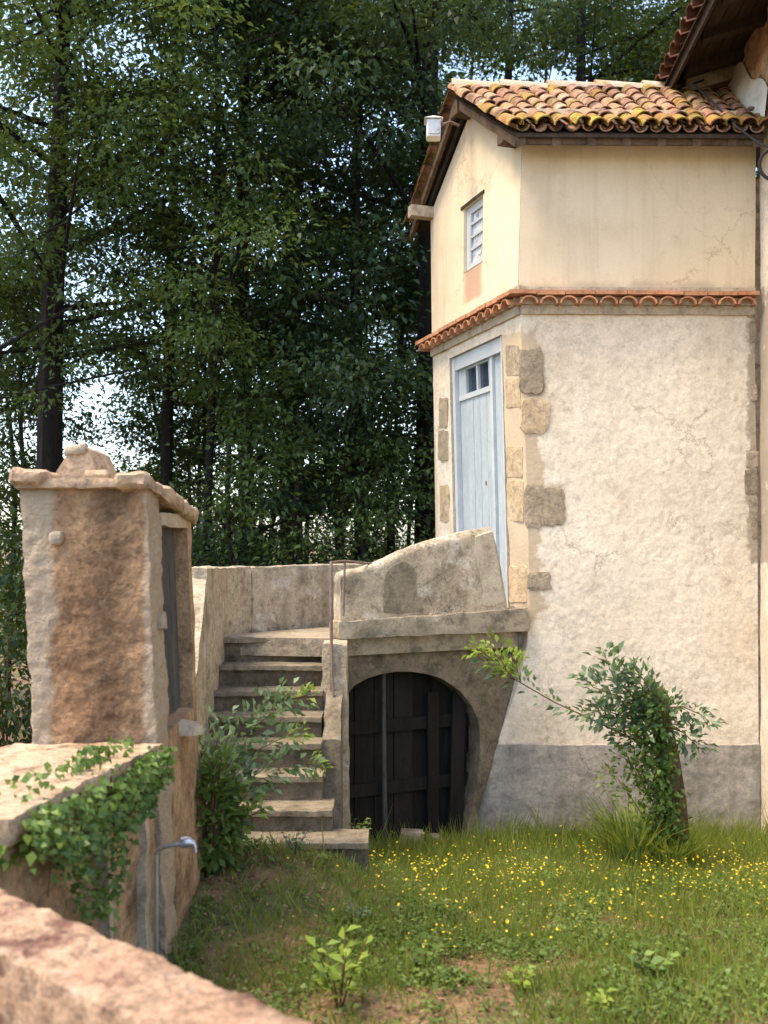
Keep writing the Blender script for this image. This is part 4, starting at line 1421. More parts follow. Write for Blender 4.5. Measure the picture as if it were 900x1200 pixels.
def tree_parts(seed, H, r0, crown_lo, spread, nlimb, leaves, lean=(0, 0), leaf=.12, clump=.55, droop=.0):
    rg = np.random.default_rng(seed)
    pts, rad = [], []
    nseg = 12
    wx_, wy_ = rg.uniform(-1, 1, 2)
    for i in range(nseg + 1):
        t = i / nseg
        pts.append(Vector((lean[0] * t * H + .10 * math.sin(t * 5 + wx_ * 3) * t * 2, lean[1] * t * H + .10 * math.sin(t * 4 + wy_ * 3) * t * 2, t * H - .3)))
        rad.append(r0 * (1.25 if i == 0 else 1) * (1 - .88 * t) + .01)
    parts = [tube_data(pts, rad, 8, True, r0 * .12, 3)]
    cl = []

    def at(t):
        f = t * nseg
        i = min(int(f), nseg - 1)
        return pts[i].lerp(pts[i + 1], f - i)
    for k in range(nlimb):
        t = crown_lo + (1 - crown_lo) * (k + rg.uniform(0, 1)) / nlimb
        t = min(t, .98)
        b = at(t)
        az = rg.uniform(0, 2 * math.pi) if k % 3 else k * 2.4
        up = rg.uniform(.05, .75) - droop
        sh = math.sin(math.pi * min(1, max(0.12, (t - crown_lo) / (1 - crown_lo) * .8 + .2)))
        L = spread * (.45 + .75 * sh) * rg.uniform(.7, 1.15)
        d = Vector((math.cos(az), math.sin(az), up)).normalized()
        q1 = b + d * L * .5 + Vector((0, 0, .05 * L))
        q2 = b + d * L + Vector((0, 0, (.10 - droop * .6) * L))
        parts.append(tube_data([b, q1, q2], [r0 * (1 - .8 * t) * .28 + .007, r0 * .10 + .005, .005], 5, False))
        for s in np.linspace(.35, 1.05, max(3, int(L / .45))):
            c_ = b.lerp(q1, s * 2) if s < .5 else q1.lerp(q2, (s - .5) * 2)
            side_ = Vector((-d.y, d.x, 0)) * rg.normal(0, .22 * L * min(1, s))
            e = c_ + side_ + Vector((0, 0, rg.normal(0, .16)))
            if side_.length > .25:
                parts.append(tube_data([c_, e], [.010, .004], 4, False))
            cl.append((e, rg.uniform(.65, 1.25) * clump))
    per = max(8, int(leaves / len(cl)))
    C, D, Nn, Ls = [], [], [], []
    for (e, r) in cl:
        m_ = max(6, int(per * (r / clump) ** 2))
        g = rg.normal(0, .48, (m_, 3)) * np.array([r, r, r * .42])
        g[:, 2] -= .25 * (g[:, 0] ** 2 + g[:, 1] ** 2) / max(r, .1) * .6
        C.append(np.array(e) + g)
        dd = g * np.array([1, 1, .3]) + rg.normal(0, .35 * r, (m_, 3)) + np.array([0, 0, -.12 - droop * .3])
        D.append(dd)
        Nn.append(rg.normal(0, .45, (m_, 3)) + np.array([0, 0, 1.0]))
        Ls.append(rg.uniform(.65, 1.25, m_) * leaf)
    C, D, Nn, Ls = map(np.concatenate, (C, D, Nn, Ls))
    return join(parts), leaf_verts(C, D, Nn, Ls, Ls * .52), len(C)


def plant_tree(name, label, group, px, Y, seed, H, r0, lo, spread, nl, leaves, lm, bark='bark', lean=(0, 0), leaf=.12, clump=.55, droop=0.0, x=None):
    X = (px - CX) / F * Y if x is None else x
    base = Vector((X, Y, ground_z(X, Y)))
    t = thing(name, label, 'tree', base, group)
    (tv, tf), lv, nlv = tree_parts(seed, H, r0, lo, spread, nl, leaves, lean, leaf, clump, droop)
    me = mesh('trunk', tv, tf, M[bark], True)
    inst('trunk', me, t, Matrix.Translation(base))
    inst('crown', quads_mesh('crown', lv, nlv, M[lm]), t, Matrix.Translation(base))
    return t


def copy_tree(t, label, group, px, Y, rz, s):
    X = (px - CX) / F * Y
    base = Vector((X, Y, ground_z(X, Y) - .1))
    M4 = Matrix.Translation(base) @ Matrix.Rotation(rz, 4, 'Z') @ Matrix.Scale(s, 4)
    r = t.copy()
    COL.objects.link(r)
    r.matrix_basis = M4
    W[r.name] = M4
    tag(r, label, 'tree', group)
    for ch in t.children:
        c_ = ch.copy()
        COL.objects.link(c_)
        c_.parent = r
        c_.matrix_basis = Matrix.Identity(4)
    return r


GT = 'trees of the dark wood behind the house'
t_a = plant_tree('broadleaf_tree', 'broad dark tree with thick trunk rising behind the well house', GT, 60, 12.0, 11, 13, .20, .37, 2.7, 34, 26000, 'leaf_mid', leaf=.085, clump=.50)
t_b = plant_tree('broadleaf_tree', 'slim straight tree between the well house and the stairs', GT, 196, 13.2, 12, 13, .10, .36, 2.1, 32, 28000, 'leaf_mid', leaf=.08, clump=.48)
t_c = plant_tree('broadleaf_tree', 'dark trunked tree just above the stair parapet', GT, 287, 13.0, 13, 13, .13, .20, 2.2, 34, 24000, 'leaf_dark', lean=(.012, 0), leaf=.08, clump=.48)
t_h = plant_tree('broadleaf_tree', 'soft mid-green tree leaning in from the photograph edge above the well house', GT, -70, 10.9, 21, 12, .10, .34, 3.3, 44, 42000, 'leaf_mid', leaf=.08, clump=.5, lean=(.03, 0))
t_i = plant_tree('broadleaf_tree', 'mid-green tree in front of the dark trunk above the stairs', GT, 238, 11.9, 22, 12, .055, .34, 2.2, 38, 34000, 'leaf_mid', leaf=.078, clump=.46, lean=(.01, 0))
t_d = plant_tree('broadleaf_tree', 'big dark trunked tree standing right behind the gable wall', GT, 497, 12.6, 14, 14, .22, .30, 3.0, 34, 36000, 'leaf_cool', lean=(.022, 0), droop=.15, leaf=.095)
t_e = plant_tree('broadleaf_tree', 'leafy tree rising behind the ridge of the small roof', GT, 690, 14.5, 15, 13, .17, .22, 2.6, 32, 34000, 'leaf_dark', leaf=.095)
t_f = plant_tree('slender_tree', 'slender leaning sapling left of the big gable trunk', GT, 372, 12.4, 16, 10, .05, .30, 1.1, 20, 5000, 'leaf_cool', 'bark_thin', lean=(.085, 0))
t_g = plant_tree('drooping_tree', 'blue-green tree with drooping layered boughs left of the gable', GT, 425, 14.2, 17, 12, .13, .26, 2.0, 38, 38000, 'leaf_cool', droop=.35, leaf=.08, clump=.48)
for (src, lab, px, Y, rz, s) in [
        (t_a, 'tree beyond the stairs with crown filling the top centre', 345, 17.0, 1.0, 1.15),
        (t_c, 'tree at the photograph edge behind the broad dark tree', -45, 15.5, 3.9, 1.1),
        (t_e, 'tree behind the eaves of the main house', 860, 17.0, 2.4, 1.15),
        (t_g, 'drooping tree high above the window gable', 585, 17.5, 4.4, 1.25)]:
    copy_tree(src, lab, GT, px, Y, rz, s)
UT = 'low understorey trees behind the landing'
for i, (px, Y, H, sp_, lm_, lab) in enumerate([
        (282, 11.6, 4.6, .95, 'leaf_mid', 'leafy young tree directly behind the back parapet of the stairs'),
        (352, 12.0, 5.0, .9, 'leaf_cool', 'leafy young tree behind the iron handrail in front of the stems'),
        (436, 11.7, 4.9, .85, 'leaf_mid', 'leafy young tree behind the rising parapet left of the blue door'),
        (250, 14.8, 6.0, 1.25, 'leaf_dark', 'low dark understorey tree behind the stair cheek wall'),
        (318, 16.0, 6.5, 1.2, 'leaf_mid', 'low understorey tree behind the top of the stairs'),
        (392, 15.2, 6.0, 1.15, 'leaf_cool', 'low understorey tree behind the iron handrail'),
        (462, 15.8, 6.6, 1.3, 'leaf_dark', 'low understorey tree behind the rising parapet'),
        (40, 13.2, 6.2, .8, 'leaf_dark', 'narrow low tree wrapped around the broad dark trunk beside the well house'),
        (8, 14.5, 6.5, 1.1, 'leaf_dark', 'low dark understorey tree at the photograph edge beside the well house'),
        (186, 15.0, 5.6, .7, 'leaf_mid', 'narrow low tree rising just over the well coping'),
        (232, 17.0, 5.6, 1.0, 'leaf_mid', 'low understorey tree seen just right of the well house')]):
    plant_tree('understorey_tree', lab, UT, px, Y, 40 + i, H, .05, .12, sp_, 28, 6500 if i < 3 else 10500, lm_, 'bark_thin', leaf=.078, clump=.42)
FAR = 'distant trees deep in the wood'
for i, (px, Y, s) in enumerate([(540, 27, 1.3), (640, 24, 1.2), (760, 27, 1.3)]):
    copy_tree((t_c, t_b, t_e, t_a)[i % 4], ('distant tree deep in the wood above the ridge end', 'distant tree deep in the wood above the middle of the small roof', 'distant tree deep in the wood beside the main eaves')[i]  , FAR, px, Y, 1.7 * i, s)
# thin stems
SG = 'thin bare stems in the wood above the parapet'
for i, (px, Y, ln) in enumerate([(338, 14, .02), (352, 15.5, .05), (388, 15, .07), (402, 16.5, .10), (418, 15.6, .03), (438, 16.2, .09), (452, 14.8, .04), (466, 16.4, .08), (312, 16, -.02), (262, 15.5, .015), (226, 16, .02), (478, 15.2, .05)]):
    X = (px - CX) / F * Y
    z0 = ground_z(X, Y)
    pts = [Vector((X + ln * h + .04 * math.sin(h * 1.3 + i), Y, z0 - .2 + h)) for h in np.linspace(0, 7.5, 9)]
    o_ = tube('thin_tree', pts, [.05 - .005 * k for k in range(9)], M['bark_thin'], None, 6)
    tag(o_, 'thin bare tree stem standing in the wood above the parapet', 'tree', SG)


def bush(name, label, c, r, n, lm, leaf, group=None, flat=.8, stems=6, up=.2, aspect=.5):
    rg = np.random.default_rng(int(abs(c[0] * 1000 + c[1] * 77)) + n)
    base = Vector((c[0], c[1], ground_z(c[0], c[1])))
    t = thing(name, label, 'shrub', base, group)
    parts = []
    tips = []
    for k in range(stems):
        az, el = rg.uniform(0, 6.28), rg.uniform(.3, 1.3)
        tip = base + Vector((math.cos(az) * math.cos(el) * r[0], math.sin(az) * math.cos(el) * r[1], r[2] * (1 + math.sin(el)) * .9))
        parts.append(tube_data([base + Vector((rg.normal(0, .04), rg.normal(0, .04), -.05)), base.lerp(tip, .5) + Vector((0, 0, .1 * r[2])), tip], [.014, .01, .004], 5, False))
        tips.append(tip)
    v, f = join(parts)
    obj('stems', v, f, M['twig'], t, True)
    d = unit(rg.normal(0, 1, (n, 3)))
    rad = rg.uniform(.35, 1, n)[:, None] ** .6
    lump = np.array([1 + .45 * noise.noise(Vector(q * 2.2) + base) for q in d])[:, None]
    pos = d * rad * lump * np.array(r)
    pos[:, 2] = np.abs(pos[:, 2] + r[2] * .75)
    keep = rg.random(n) < .95
    pos = pos[keep] + np.array(base)
    dd = d[keep] + rg.normal(0, .5, pos.shape)
    nn = rg.normal(0, .5, pos.shape) + np.array([0, -.25, 1])
    ls = rg.uniform(.6, 1.3, len(pos)) * leaf
    leaf_obj('foliage', pos, dd, nn, ls, ls * aspect, M[lm], t)
    return t


UG = 'undergrowth shrubs at the foot of the wood'
for i, (px, Y, rx, rz, lm_, lab) in enumerate([
        (12, 11.0, 1.0, 1.55, 'leaf_dark', 'dark undergrowth shrub at the photograph edge left of the well house'),
        (235, 12.2, .8, 1.15, 'leaf_mid', 'undergrowth shrub right behind the stair cheek wall'),
        (330, 20, 1.6, 1.3, 'leaf_light', 'sunlit yellow-green shrub glimpsed between trunks above the stairs'),
        (440, 19, 1.8, 1.4, 'leaf_light', 'sunlit yellow-green shrub glimpsed beside the gable wall'),
        (385, 11.8, .9, .9, 'leaf_dark', 'dark undergrowth shrub behind the iron handrail'),
        (470, 11.6, .9, .95, 'leaf_dark', 'dark undergrowth shrub tucked behind the rising parapet'),
        (140, 16, 1.6, 1.0, 'leaf_mid', 'undergrowth shrub hidden low behind the well house')]):
    bush('woodland_shrub', lab, ((px - CX) / F * Y, Y), (rx, rx, rz), 3200, lm_, .11, UG)

# shrub at the foot of the stairs with shoots reaching over the steps
sh = bush('stair_shrub', 'leafy green shrub growing at the foot of the stairs beside the well', (P(243, 1015, 5.6).x, 5.6), (.19, .16, .40), 1300, 'leaf_sunny', .06, None, stems=9)
rg = np.random.default_rng(5)


def shoots(parent, name, paths, lm, leaf, per, spread, twig=.005, aspect=.5, leafname='foliage', pin=False):
    C, D, Nn, Ls, parts = [], [], [], [], []
    for pts in paths:
        pts = [Vector(p) for p in pts]
        parts.append(tube_data(pts, [twig * (1 - .7 * i / (len(pts) - 1)) for i in range(len(pts))], 5, False))
        seg = [(pts[i + 1] - pts[i]).length for i in range(len(pts) - 1)]
        tot = sum(seg)
        nl = int(per * tot)
        for k in range(nl):
            t = (k + rg.uniform(0, 1)) / nl * tot
            t = max(t, .08 * tot)
            i = 0
            while i < len(seg) - 1 and t > seg[i]:
                t -= seg[i]
                i += 1
            a = pts[i].lerp(pts[i + 1], min(1, t / seg[i]))
            td = (pts[i + 1] - pts[i]).normalized()
            o = Vector(rg.normal(0, 1, 3))
            o = (o - td * o.dot(td)).normalized()
            C.append(np.array(a + o * spread * rg.uniform(.05, 1)))
            D.append(np.array(o * .9 + td * .7 + Vector((0, 0, .1))))
            Nn.append(rg.normal(0, .45, 3) + np.array([0, -.35, 1]))
            Ls.append(rg.uniform(.65, 1.25) * leaf)
    v, f = join(parts)
    obj(name, v, f, M['twig'], parent, True)
    Ls = np.array(Ls)
    return leaf_obj(leafname, np.array(C), np.array(D), np.array(Nn), Ls, Ls * aspect, M[lm], parent)


base = P(255, 1000, 5.75)
shoots(sh, 'shoots', [
    [base, P(258, 900, 5.8), P(290, 845, 5.95), P(320, 815, 6.0), P(345, 812, 6.0)], [base, P(262, 905, 5.8), P(300, 850, 5.9), P(335, 822, 6.0), P(366, 818, 6.0)],
    [base, P(252, 890, 5.8), P(256, 850, 5.9), P(262, 832, 5.9)], [base, P(250, 900, 5.7), P(235, 870, 5.7), P(232, 858, 5.7)],
    [base, P(265, 920, 5.8), P(300, 880, 5.85), P(340, 860, 5.9), P(354, 856, 5.9)], [base, P(270, 930, 5.75), P(310, 900, 5.8), P(345, 892, 5.85), P(376, 898, 5.9)],
    [base, P(275, 950, 5.7), P(300, 915, 5.7), P(330, 905, 5.75)], [base, P(240, 940, 5.6), P(222, 905, 5.6), P(215, 890, 5.6)],
    [base, P(280, 960, 5.7), P(298, 940, 5.7), P(308, 935, 5.7)]], 'leaf_sprig', .066, 120, .085)
# lighter tips
shoots(sh, 'tip_shoots', [[P(345, 818, 5.98), P(358, 815, 5.98), P(370, 812, 5.98)], [P(335, 862, 5.85), P(350, 857, 5.85), P(358, 852, 5.85)], [P(358, 895, 5.85), P(372, 897, 5.85), P(382, 902, 5.85)], [P(285, 960, 5.6), P(300, 952, 5.6), P(312, 945, 5.6)]], 'leaf_lime', .055, 140, .06, leafname='young_leaves')

# ivy on the garden wall
iv = thing('ivy', 'ivy hanging in a dense green mat over the garden wall', 'ivy', (-1.15, 3.9, ZLW))
n = 2400
yy = rg.beta(1.6, 1.3, n) * 1.15 + 3.3
xx = np.interp(yy, [3.28, 4.58], [wb2.x, wa.x])
hang = .16 + .22 * np.array([noise.noise(Vector((y * 3.1, 0, 4))) for y in yy]) + .28 * np.exp(-((yy - 3.85) / .22) ** 2)
hh = rg.beta(1.2, 1.7, n) * np.maximum(.05, hang) * 1.5
zz = ZLW + .03 - hh
out = .02 + .12 * np.sqrt(rg.random(n)) * (1 - .4 * hh)
topm = rg.random(n) < .05 + .25 * np.exp(-((yy - 4.1) / .12) ** 2)
xx = xx + np.where(topm, -rg.random(n) * .13 + .02, out)
zz = np.where(topm, ZLW + .045 + rg.random(n) * .05, zz)
pos = np.stack([xx, yy, zz], 1)
dd = rg.normal(0, .6, (n, 3)) + np.array([.5, -.2, -.4])
nn = rg.normal(0, .45, (n, 3)) + np.array([.8, -.6, .7])
ls = rg.uniform(.6, 1.3, n) * .033
kp = np.array([noise.noise(Vector(q * 6.0)) + .35 * noise.noise(Vector(q * 15.0)) > -.12 for q in pos])
leaf_obj('foliage', pos[kp], dd[kp], nn[kp], ls[kp], ls[kp] * .8, M['leaf_ivy'], iv)
pp = []
for k in range(8):
    y = 3.45 + float(rg.random()) * .95
    x = float(np.interp(y, [3.28, 4.58], [wb2.x, wa.x]))
    j = rg.normal(0, .05, 6)
    pp.append(tube_data([Vector((x + .05, y + j[1], ZLW)), Vector((x + .04, y - .03 + j[2], ZLW - .12)), Vector((x + .045, y + j[3], ZLW - .2 + j[4]))], [.004, .003, .002], 5, False))
obj('vines', *join(pp), M['twig'], iv, True)
iv2 = thing('creeper', 'bright yellow-green creeper leaves spilling at the lower end of the garden wall', 'ivy', (-1.28, 3.42, ZLW))
n = 240
pos = np.stack([rg.normal(-1.27, .07, n), rg.normal(3.42, .10, n), ZLW - .02 - .13 * rg.random(n)], 1)
ls = rg.uniform(.6, 1.3, n) * .045
leaf_obj('foliage', pos, rg.normal(0, .7, (n, 3)), rg.normal(0, .4, (n, 3)) + np.array([.5, -.6, .8]), ls, ls * .7, M['leaf_light'], iv2)

# ivy-clad stump with a long leafy shoot
YS = 7.0
stp = thing('tree_stump', 'leaning mossy dead trunk clad in leaves before the plinth', 'tree', P(793, 1026, YS))
tube('trunk', [P(797, 1040, YS), P(794, 1000, YS), P(789, 940, YS), P(783, 890, YS), P(776, 845, YS), P(770, 812, YS), P(768, 806, YS)], [.115, .10, .088, .082, .078, .07, .04], M['bark_stump'], stp, 14, amp=.022, sc=9)
n = 950
t_ = rg.beta(1.0, 1.25, n)
yc = 812 + t_ * 200
xc = np.interp(yc, [806, 850, 900, 1000], [764, 768, 775, 790])
pos = []
for k in range(n):
    q = P(xc[k] + rg.normal(-4, 13) * (1.15 - .4 * t_[k]), yc[k], YS - .10 + rg.normal(0, .05))
    pos.append(q)
pos = np.array(pos)
ls = rg.uniform(.6, 1.3, n) * .052
leaf_obj('foliage', pos, rg.normal(0, .6, (n, 3)) + np.array([-.3, -.3, -.3]), rg.normal(0, .4, (n, 3)) + np.array([0, -.7, .8]), ls, ls * .6, M['leaf_ivy'], stp)
shoots(stp, 'shoots', [
    [P(770, 880, 6.95), P(745, 868, 6.95), P(700, 846, 6.95), P(650, 823, 6.98), P(610, 800, 7.0), P(585, 785, 7.0), P(560, 770, 7.0)]], 'leaf_blue', .065, 55, .08, .008)
shoots(stp, 'shoots', [
    [P(765, 850, 6.9), P(740, 815, 6.88), P(715, 785, 6.88), P(706, 760, 6.88)], [P(765, 840, 6.9), P(730, 818, 6.85), P(695, 805, 6.85), P(678, 790, 6.85)],
    [P(765, 860, 6.9), P(735, 840, 6.85), P(705, 832, 6.85), P(682, 838, 6.85)], [P(768, 830, 6.9), P(750, 800, 6.85), P(735, 788, 6.85), P(722, 790, 6.85)],
    [P(775, 830, 6.9), P(800, 828, 6.86), P(822, 838, 6.86), P(830, 852, 6.86)], [P(778, 850, 6.9), P(800, 858, 6.86), P(815, 872, 6.86), P(820, 884, 6.86)],
    [P(765, 820, 6.88), P(757, 800, 6.86), P(745, 785, 6.86), P(740, 778, 6.86)], [P(760, 870, 6.88), P(735, 862, 6.84), P(720, 850, 6.84), P(700, 822, 6.84)]],
    'leaf_blue', .066, 230, .10, .006, .5)
shoots(stp, 'shoots', [
    [P(600, 792, 7.0), P(580, 775, 7.0), P(562, 762, 7.0), P(548, 760, 7.0)], [P(596, 790, 7.0), P(585, 768, 6.98), P(575, 755, 6.98), P(566, 752, 6.98)],
    [P(610, 800, 7.0), P(605, 780, 7.0), P(602, 768, 7.0), P(606, 762, 7.0)]], 'leaf_lime', .065, 150, .07, .004, .5, 'young_leaves')
shoots(stp, 'shoots', [
    [P(775, 960, 6.9), P(755, 920, 6.85), P(735, 890, 6.85), P(715, 880, 6.85)], [P(770, 940, 6.9), P(750, 900, 6.85), P(742, 872, 6.85), P(748, 860, 6.85)],
    [P(768, 980, 6.9), P(740, 935, 6.85), P(722, 910, 6.85), P(705, 905, 6.85)]], 'leaf_light', .05, 170, .11, .004, .5, 'pale_leaves')

# tall tuft of grass beside the stump


def tuft(name, label, c, n, h, spread, lm, lean=.5):
    base = Vector((c[0], c[1], ground_z(c[0], c[1]) - .01))
    az = rg.uniform(0, 6.28, n)
    r = np.sqrt(rg.random(n)) * spread
    x, y = base.x + np.cos(az) * r, base.y + np.sin(az) * r
    hh = rg.uniform(.5, 1.1, n) * h
    ln = rg.uniform(.1, lean, n)
    dx, dy = np.cos(az + rg.normal(0, .5, n)) * ln * hh, np.sin(az + rg.normal(0, .5, n)) * ln * hh
    w = rg.uniform(.004, .009, n)
    sx, sy = -np.sin(az) * w, np.cos(az) * w
    z0 = np.full(n, base.z)
    b0 = np.stack([x - sx, y - sy, z0], 1)
    b1 = np.stack([x + sx, y + sy, z0], 1)
    m0 = np.stack([x + dx * .35 - sx, y + dy * .35 - sy, z0 + hh * .6], 1)
    m1 = np.stack([x + dx * .35 + sx, y + dy * .35 + sy, z0 + hh * .6], 1)
    tp = np.stack([x + dx * 1.1, y + dy * 1.1, z0 + hh * .95], 1)
    tp2 = tp + np.array([.002, 0, 0])
    v = np.concatenate([np.stack([b0, b1, m1, m0], 1), np.stack([m0, m1, tp2, tp], 1)], 0).reshape(-1, 3)
    o = put(bpy.data.objects.new(name, quads_mesh(name, v, 2 * n, M[lm])))
    return tag(o, label, 'grass tuft')


tuft('grass_tuft', 'tall tuft of grass leaning at the foot of the dead trunk', (P(748, 1020, 7.05).x, 7.05), 420, .46, .22, 'grass', .9)
tuft('grass_tuft', 'dark green grass clump directly under the dead trunk', (P(785, 1030, 6.85).x, 6.85), 300, .3, .14, 'grass', .7)

# lawn grass, clover, flowers
def yard_ok(x, y):
    if y < 3.0:
        return False
    if y > 8.36 or x > 3.6:
        return False
    if x < -.95 + max(0, (4.6 - y)) * -.2:
        return False
    if 5.95 < y < 8.3 and x < -.32:
        return False
    if y > 7.75 + (x + .1) * .45 and x < 1.0:
        return False
    return True


def scatter(n, dens):
    out = []
    while len(out) < n:
        x, y = rg.uniform(-1.0, 3.6), rg.uniform(3.1, 8.34)
        if yard_ok(x, y) and rg.random() < dens(x, y):
            out.append((x, y, ground_z(x, y)))
    return np.array(out)


def gdens(x, y):
    n_ = noise.noise(Vector((x * 1.4, y * 1.4, 8))) * .5 + .5 + .35 * noise.noise(Vector((x * 4, y * 4, 5)))
    d = sstep(.28, .62, n_ + .28 * sstep(5.2, 7.4, y) + .10 * sstep(0, 2, x))
    d *= 1 - .55 * sstep(.2, -.6, x)
    return max(.03, d)


n = 68000
g = scatter(n, gdens)
tall = 1 + 1.4 * np.clip((g[:, 1] - 6.9) / 1.2, 0, 1)
hh = rg.gamma(3.0, .018, n) * tall * 1.0 + .015
az = rg.uniform(0, 6.28, n)
ln = rg.uniform(.1, .8, n)
d = np.stack([np.cos(az) * ln, np.sin(az) * ln, np.ones(n)], 1)
nn = np.stack([np.cos(az + 1.2), np.sin(az + 1.2), np.zeros(n) + .2], 1)
v = leaf_verts(g, d, nn, hh, rg.uniform(.004, .010, n), .1)
o = put(bpy.data.objects.new('grass', quads_mesh('grass', v, n, M['grass'])))
tag(o, 'patchy short green grass covering the yard', 'grass', kind='stuff')
n = 9000
g = scatter(n, lambda x, y: .15 + .85 * gdens(x * 1.3 + 5, y))
hh = rg.gamma(3.0, .022, n) + .02
az = rg.uniform(0, 6.28, n)
ln = rg.uniform(.2, 1.2, n)
d = np.stack([np.cos(az) * ln, np.sin(az) * ln, np.ones(n)], 1)
nn = np.stack([np.cos(az + 1.2), np.sin(az + 1.2), np.zeros(n) + .2], 1)
o = put(bpy.data.objects.new('dry_grass', quads_mesh('dry_grass', leaf_verts(g, d, nn, hh, rg.uniform(.003, .007, n), .1), n, M['grass_dry'])))
tag(o, 'pale dry grass blades mixed through the yard', 'grass', kind='stuff')
# clover and small weeds
ncl = 4800
cen_ = scatter(ncl, lambda x, y: max(.08, sstep(-.15, .35, noise.noise(Vector((x * 2.3, y * 2.3, 33))))))
C, Ls = [], []
for c_ in cen_:
    m_ = rg.integers(6, 18)
    q = rg.normal(0, .03, (m_, 3)) + c_
    q[:, 2] = c_[2] + rg.uniform(.005, .06, m_)
    C.append(q)
    Ls.append(rg.uniform(.014, .034, m_))
C, Ls = np.concatenate(C), np.concatenate(Ls)
n = len(C)
o = leaf_obj('clover', C, rg.normal(0, 1, (n, 3)) * np.array([1, 1, .25]), rg.normal(0, .35, (n, 3)) + np.array([0, -.2, 1]), Ls, Ls * .75, M['leaf_shrub'])
tag(o, 'low clover and small broad-leaved weeds in the yard', 'weeds', kind='stuff')


n = 3200
c_ = scatter(n, lambda x, y: max(.04, 1 - gdens(x, y)) * (1.0 if x < .4 else .4))
c_[:, 2] += rg.uniform(.004, .03, n)
ls = rg.uniform(.012, .035, n)
o = leaf_obj('leaf_litter', c_, rg.normal(0, 1, (n, 3)) * np.array([1, 1, .3]), rg.normal(0, .4, (n, 3)) + np.array([0, 0, 1]), ls, ls * .5, M['litter'])
tag(o, 'dry brown leaf litter on the bare soil', 'leaf litter', kind='stuff')


def fdens(x, y):
    d = math.exp(-((y - 6.3) / .95) ** 2) * (.35 + .65 * sstep(-.3, .8, x)) + .12 * sstep(4.0, 5.2, y)
    return min(1, d * (.25 + 1.2 * sstep(-.2, .4, noise.noise(Vector((x * 1.9, y * 1.9, 77))))) * sstep(-.7, .3, x))


nf = 1700
fl_ = scatter(nf, fdens)
fh = rg.uniform(.06, .17, nf)
q = []
for k in range(nf):
    c_ = fl_[k] + np.array([0, 0, fh[k]])
    r = rg.uniform(.004, .008)
    tl = rg.normal(0, .35, 2)
    for a in range(5):
        th = a * 1.2566 + k
        th2 = th + 1.0
        e1 = np.array([math.cos(th), math.sin(th), .25 + tl[0] * math.cos(th) + tl[1] * math.sin(th)]) * r
        e2 = np.array([math.cos(th2), math.sin(th2), .25 + tl[0] * math.cos(th2) + tl[1] * math.sin(th2)]) * r
        q.append([c_, c_ + e1, c_ + (e1 + e2) * .62, c_ + e2])
v = np.array(q).reshape(-1, 3)
o = put(bpy.data.objects.new('yellow_flowers', quads_mesh('yellow_flowers', v, len(q), M['flower'])))
tag(o, 'scattered tiny yellow flowers over the grass', 'flowers', kind='stuff')
sv = leaf_verts(fl_, np.stack([np.zeros(nf), np.zeros(nf), np.ones(nf)], 1), np.tile(np.array([[0, -1.0, .1]]), (nf, 1)), fh, np.full(nf, .003), 0)
o = put(bpy.data.objects.new('flower_stalks', quads_mesh('flower_stalks', sv, nf, M['grass'])))
tag(o, 'thin green stalks carrying the tiny yellow flowers', 'flowers', kind='stuff')


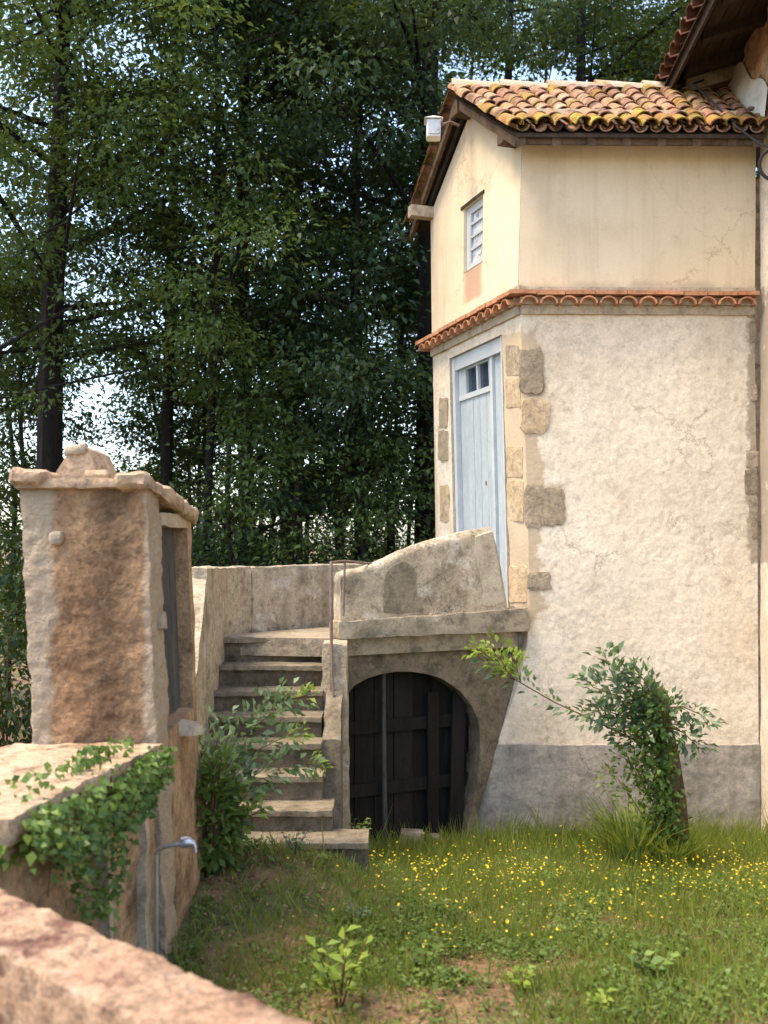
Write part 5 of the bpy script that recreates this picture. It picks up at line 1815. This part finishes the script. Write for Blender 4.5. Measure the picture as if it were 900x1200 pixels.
# single broad-leaved plants
def leafy_plant(name, label, px, py, Y, nst, h, leaf, lm, asp=.42, sprd=.5):
    b = P(px, py, Y)
    b.z = ground_z(b.x, b.y)
    t = thing(name, label, 'plant', b)
    parts, C, D, Nn, Ls = [], [], [], [], []
    for k in range(nst):
        az = k * 2.4 + rg.uniform(-.4, .4)
        ll = rg.uniform(.1, sprd)
        hh_ = h * rg.uniform(.6, 1.0)
        tip = b + Vector((math.cos(az) * ll * hh_, math.sin(az) * ll * hh_, hh_))
        mid_ = b.lerp(tip, .5) + Vector((0, 0, .06 * hh_))
        parts.append(tube_data([b - Vector((0, 0, .02)), mid_, tip], [.005, .004, .002], 5, False))
        for j in range(7):
            s = .25 + .75 * j / 6
            a = b.lerp(mid_, s * 2) if s < .5 else mid_.lerp(tip, s * 2 - 1)
            th = az + (1 if j % 2 else -1) * 1.2 + rg.normal(0, .4)
            C.append(np.array(a))
            D.append(np.array([math.cos(th), math.sin(th), .35]))
            Nn.append(np.array([0, -.3, 1]) + rg.normal(0, .2, 3))
            Ls.append(leaf * rg.uniform(.7, 1.2))
    obj('stems', *join(parts), M['twig'], t, True)
    Ls = np.array(Ls)
    leaf_obj('foliage', np.array(C), np.array(D), np.array(Nn), Ls, Ls * asp, M[lm], t)


leafy_plant('young_tree_seedling', 'bright lime-green seedling beside the foreground wall', 398, 1185, 4.05, 6, .34, .085, 'leaf_lime')
leafy_plant('weed_plant', 'dark green bushy weed right of the lime-green seedling', 498, 1130, 4.5, 7, .14, .05, 'leaf_shrub', .6, 1.0)
leafy_plant('weed_plant', 'low dark green clump in the grass below the dead trunk', 760, 1150, 4.4, 9, .13, .06, 'leaf_ivy', .5, 1.1)
leafy_plant('weed_plant', 'small yellow-green weed at the bottom centre of the yard', 610, 1165, 4.25, 4, .10, .055, 'leaf_lime', .45, 1.0)
leafy_plant('weed_plant', 'tiny yellow-green weed at the lower edge below the flowers', 700, 1195, 4.05, 4, .10, .05, 'leaf_lime', .45, 1.0)
leafy_plant('weed_plant', 'grey-green weed growing on the soil beside the bottom step', 345, 1010, 5.75, 6, .13, .04, 'leaf_blue', .5, 1.0)
leafy_plant('weed_plant', 'green weed sprouting on the bottom step near the pillar', 395, 975, 6.15, 6, .12, .04, 'leaf_ivy', .55, .9)
leafy_plant('weed_plant', 'green weed climbing the pillar foot at the arch', 420, 975, 6.95, 7, .30, .05, 'leaf_ivy', .55, .35)
leafy_plant('weed_plant', 'small weed on the bare soil below the bottom step', 420, 1050, 5.2, 5, .10, .04, 'leaf_blue', .5, 1.0)
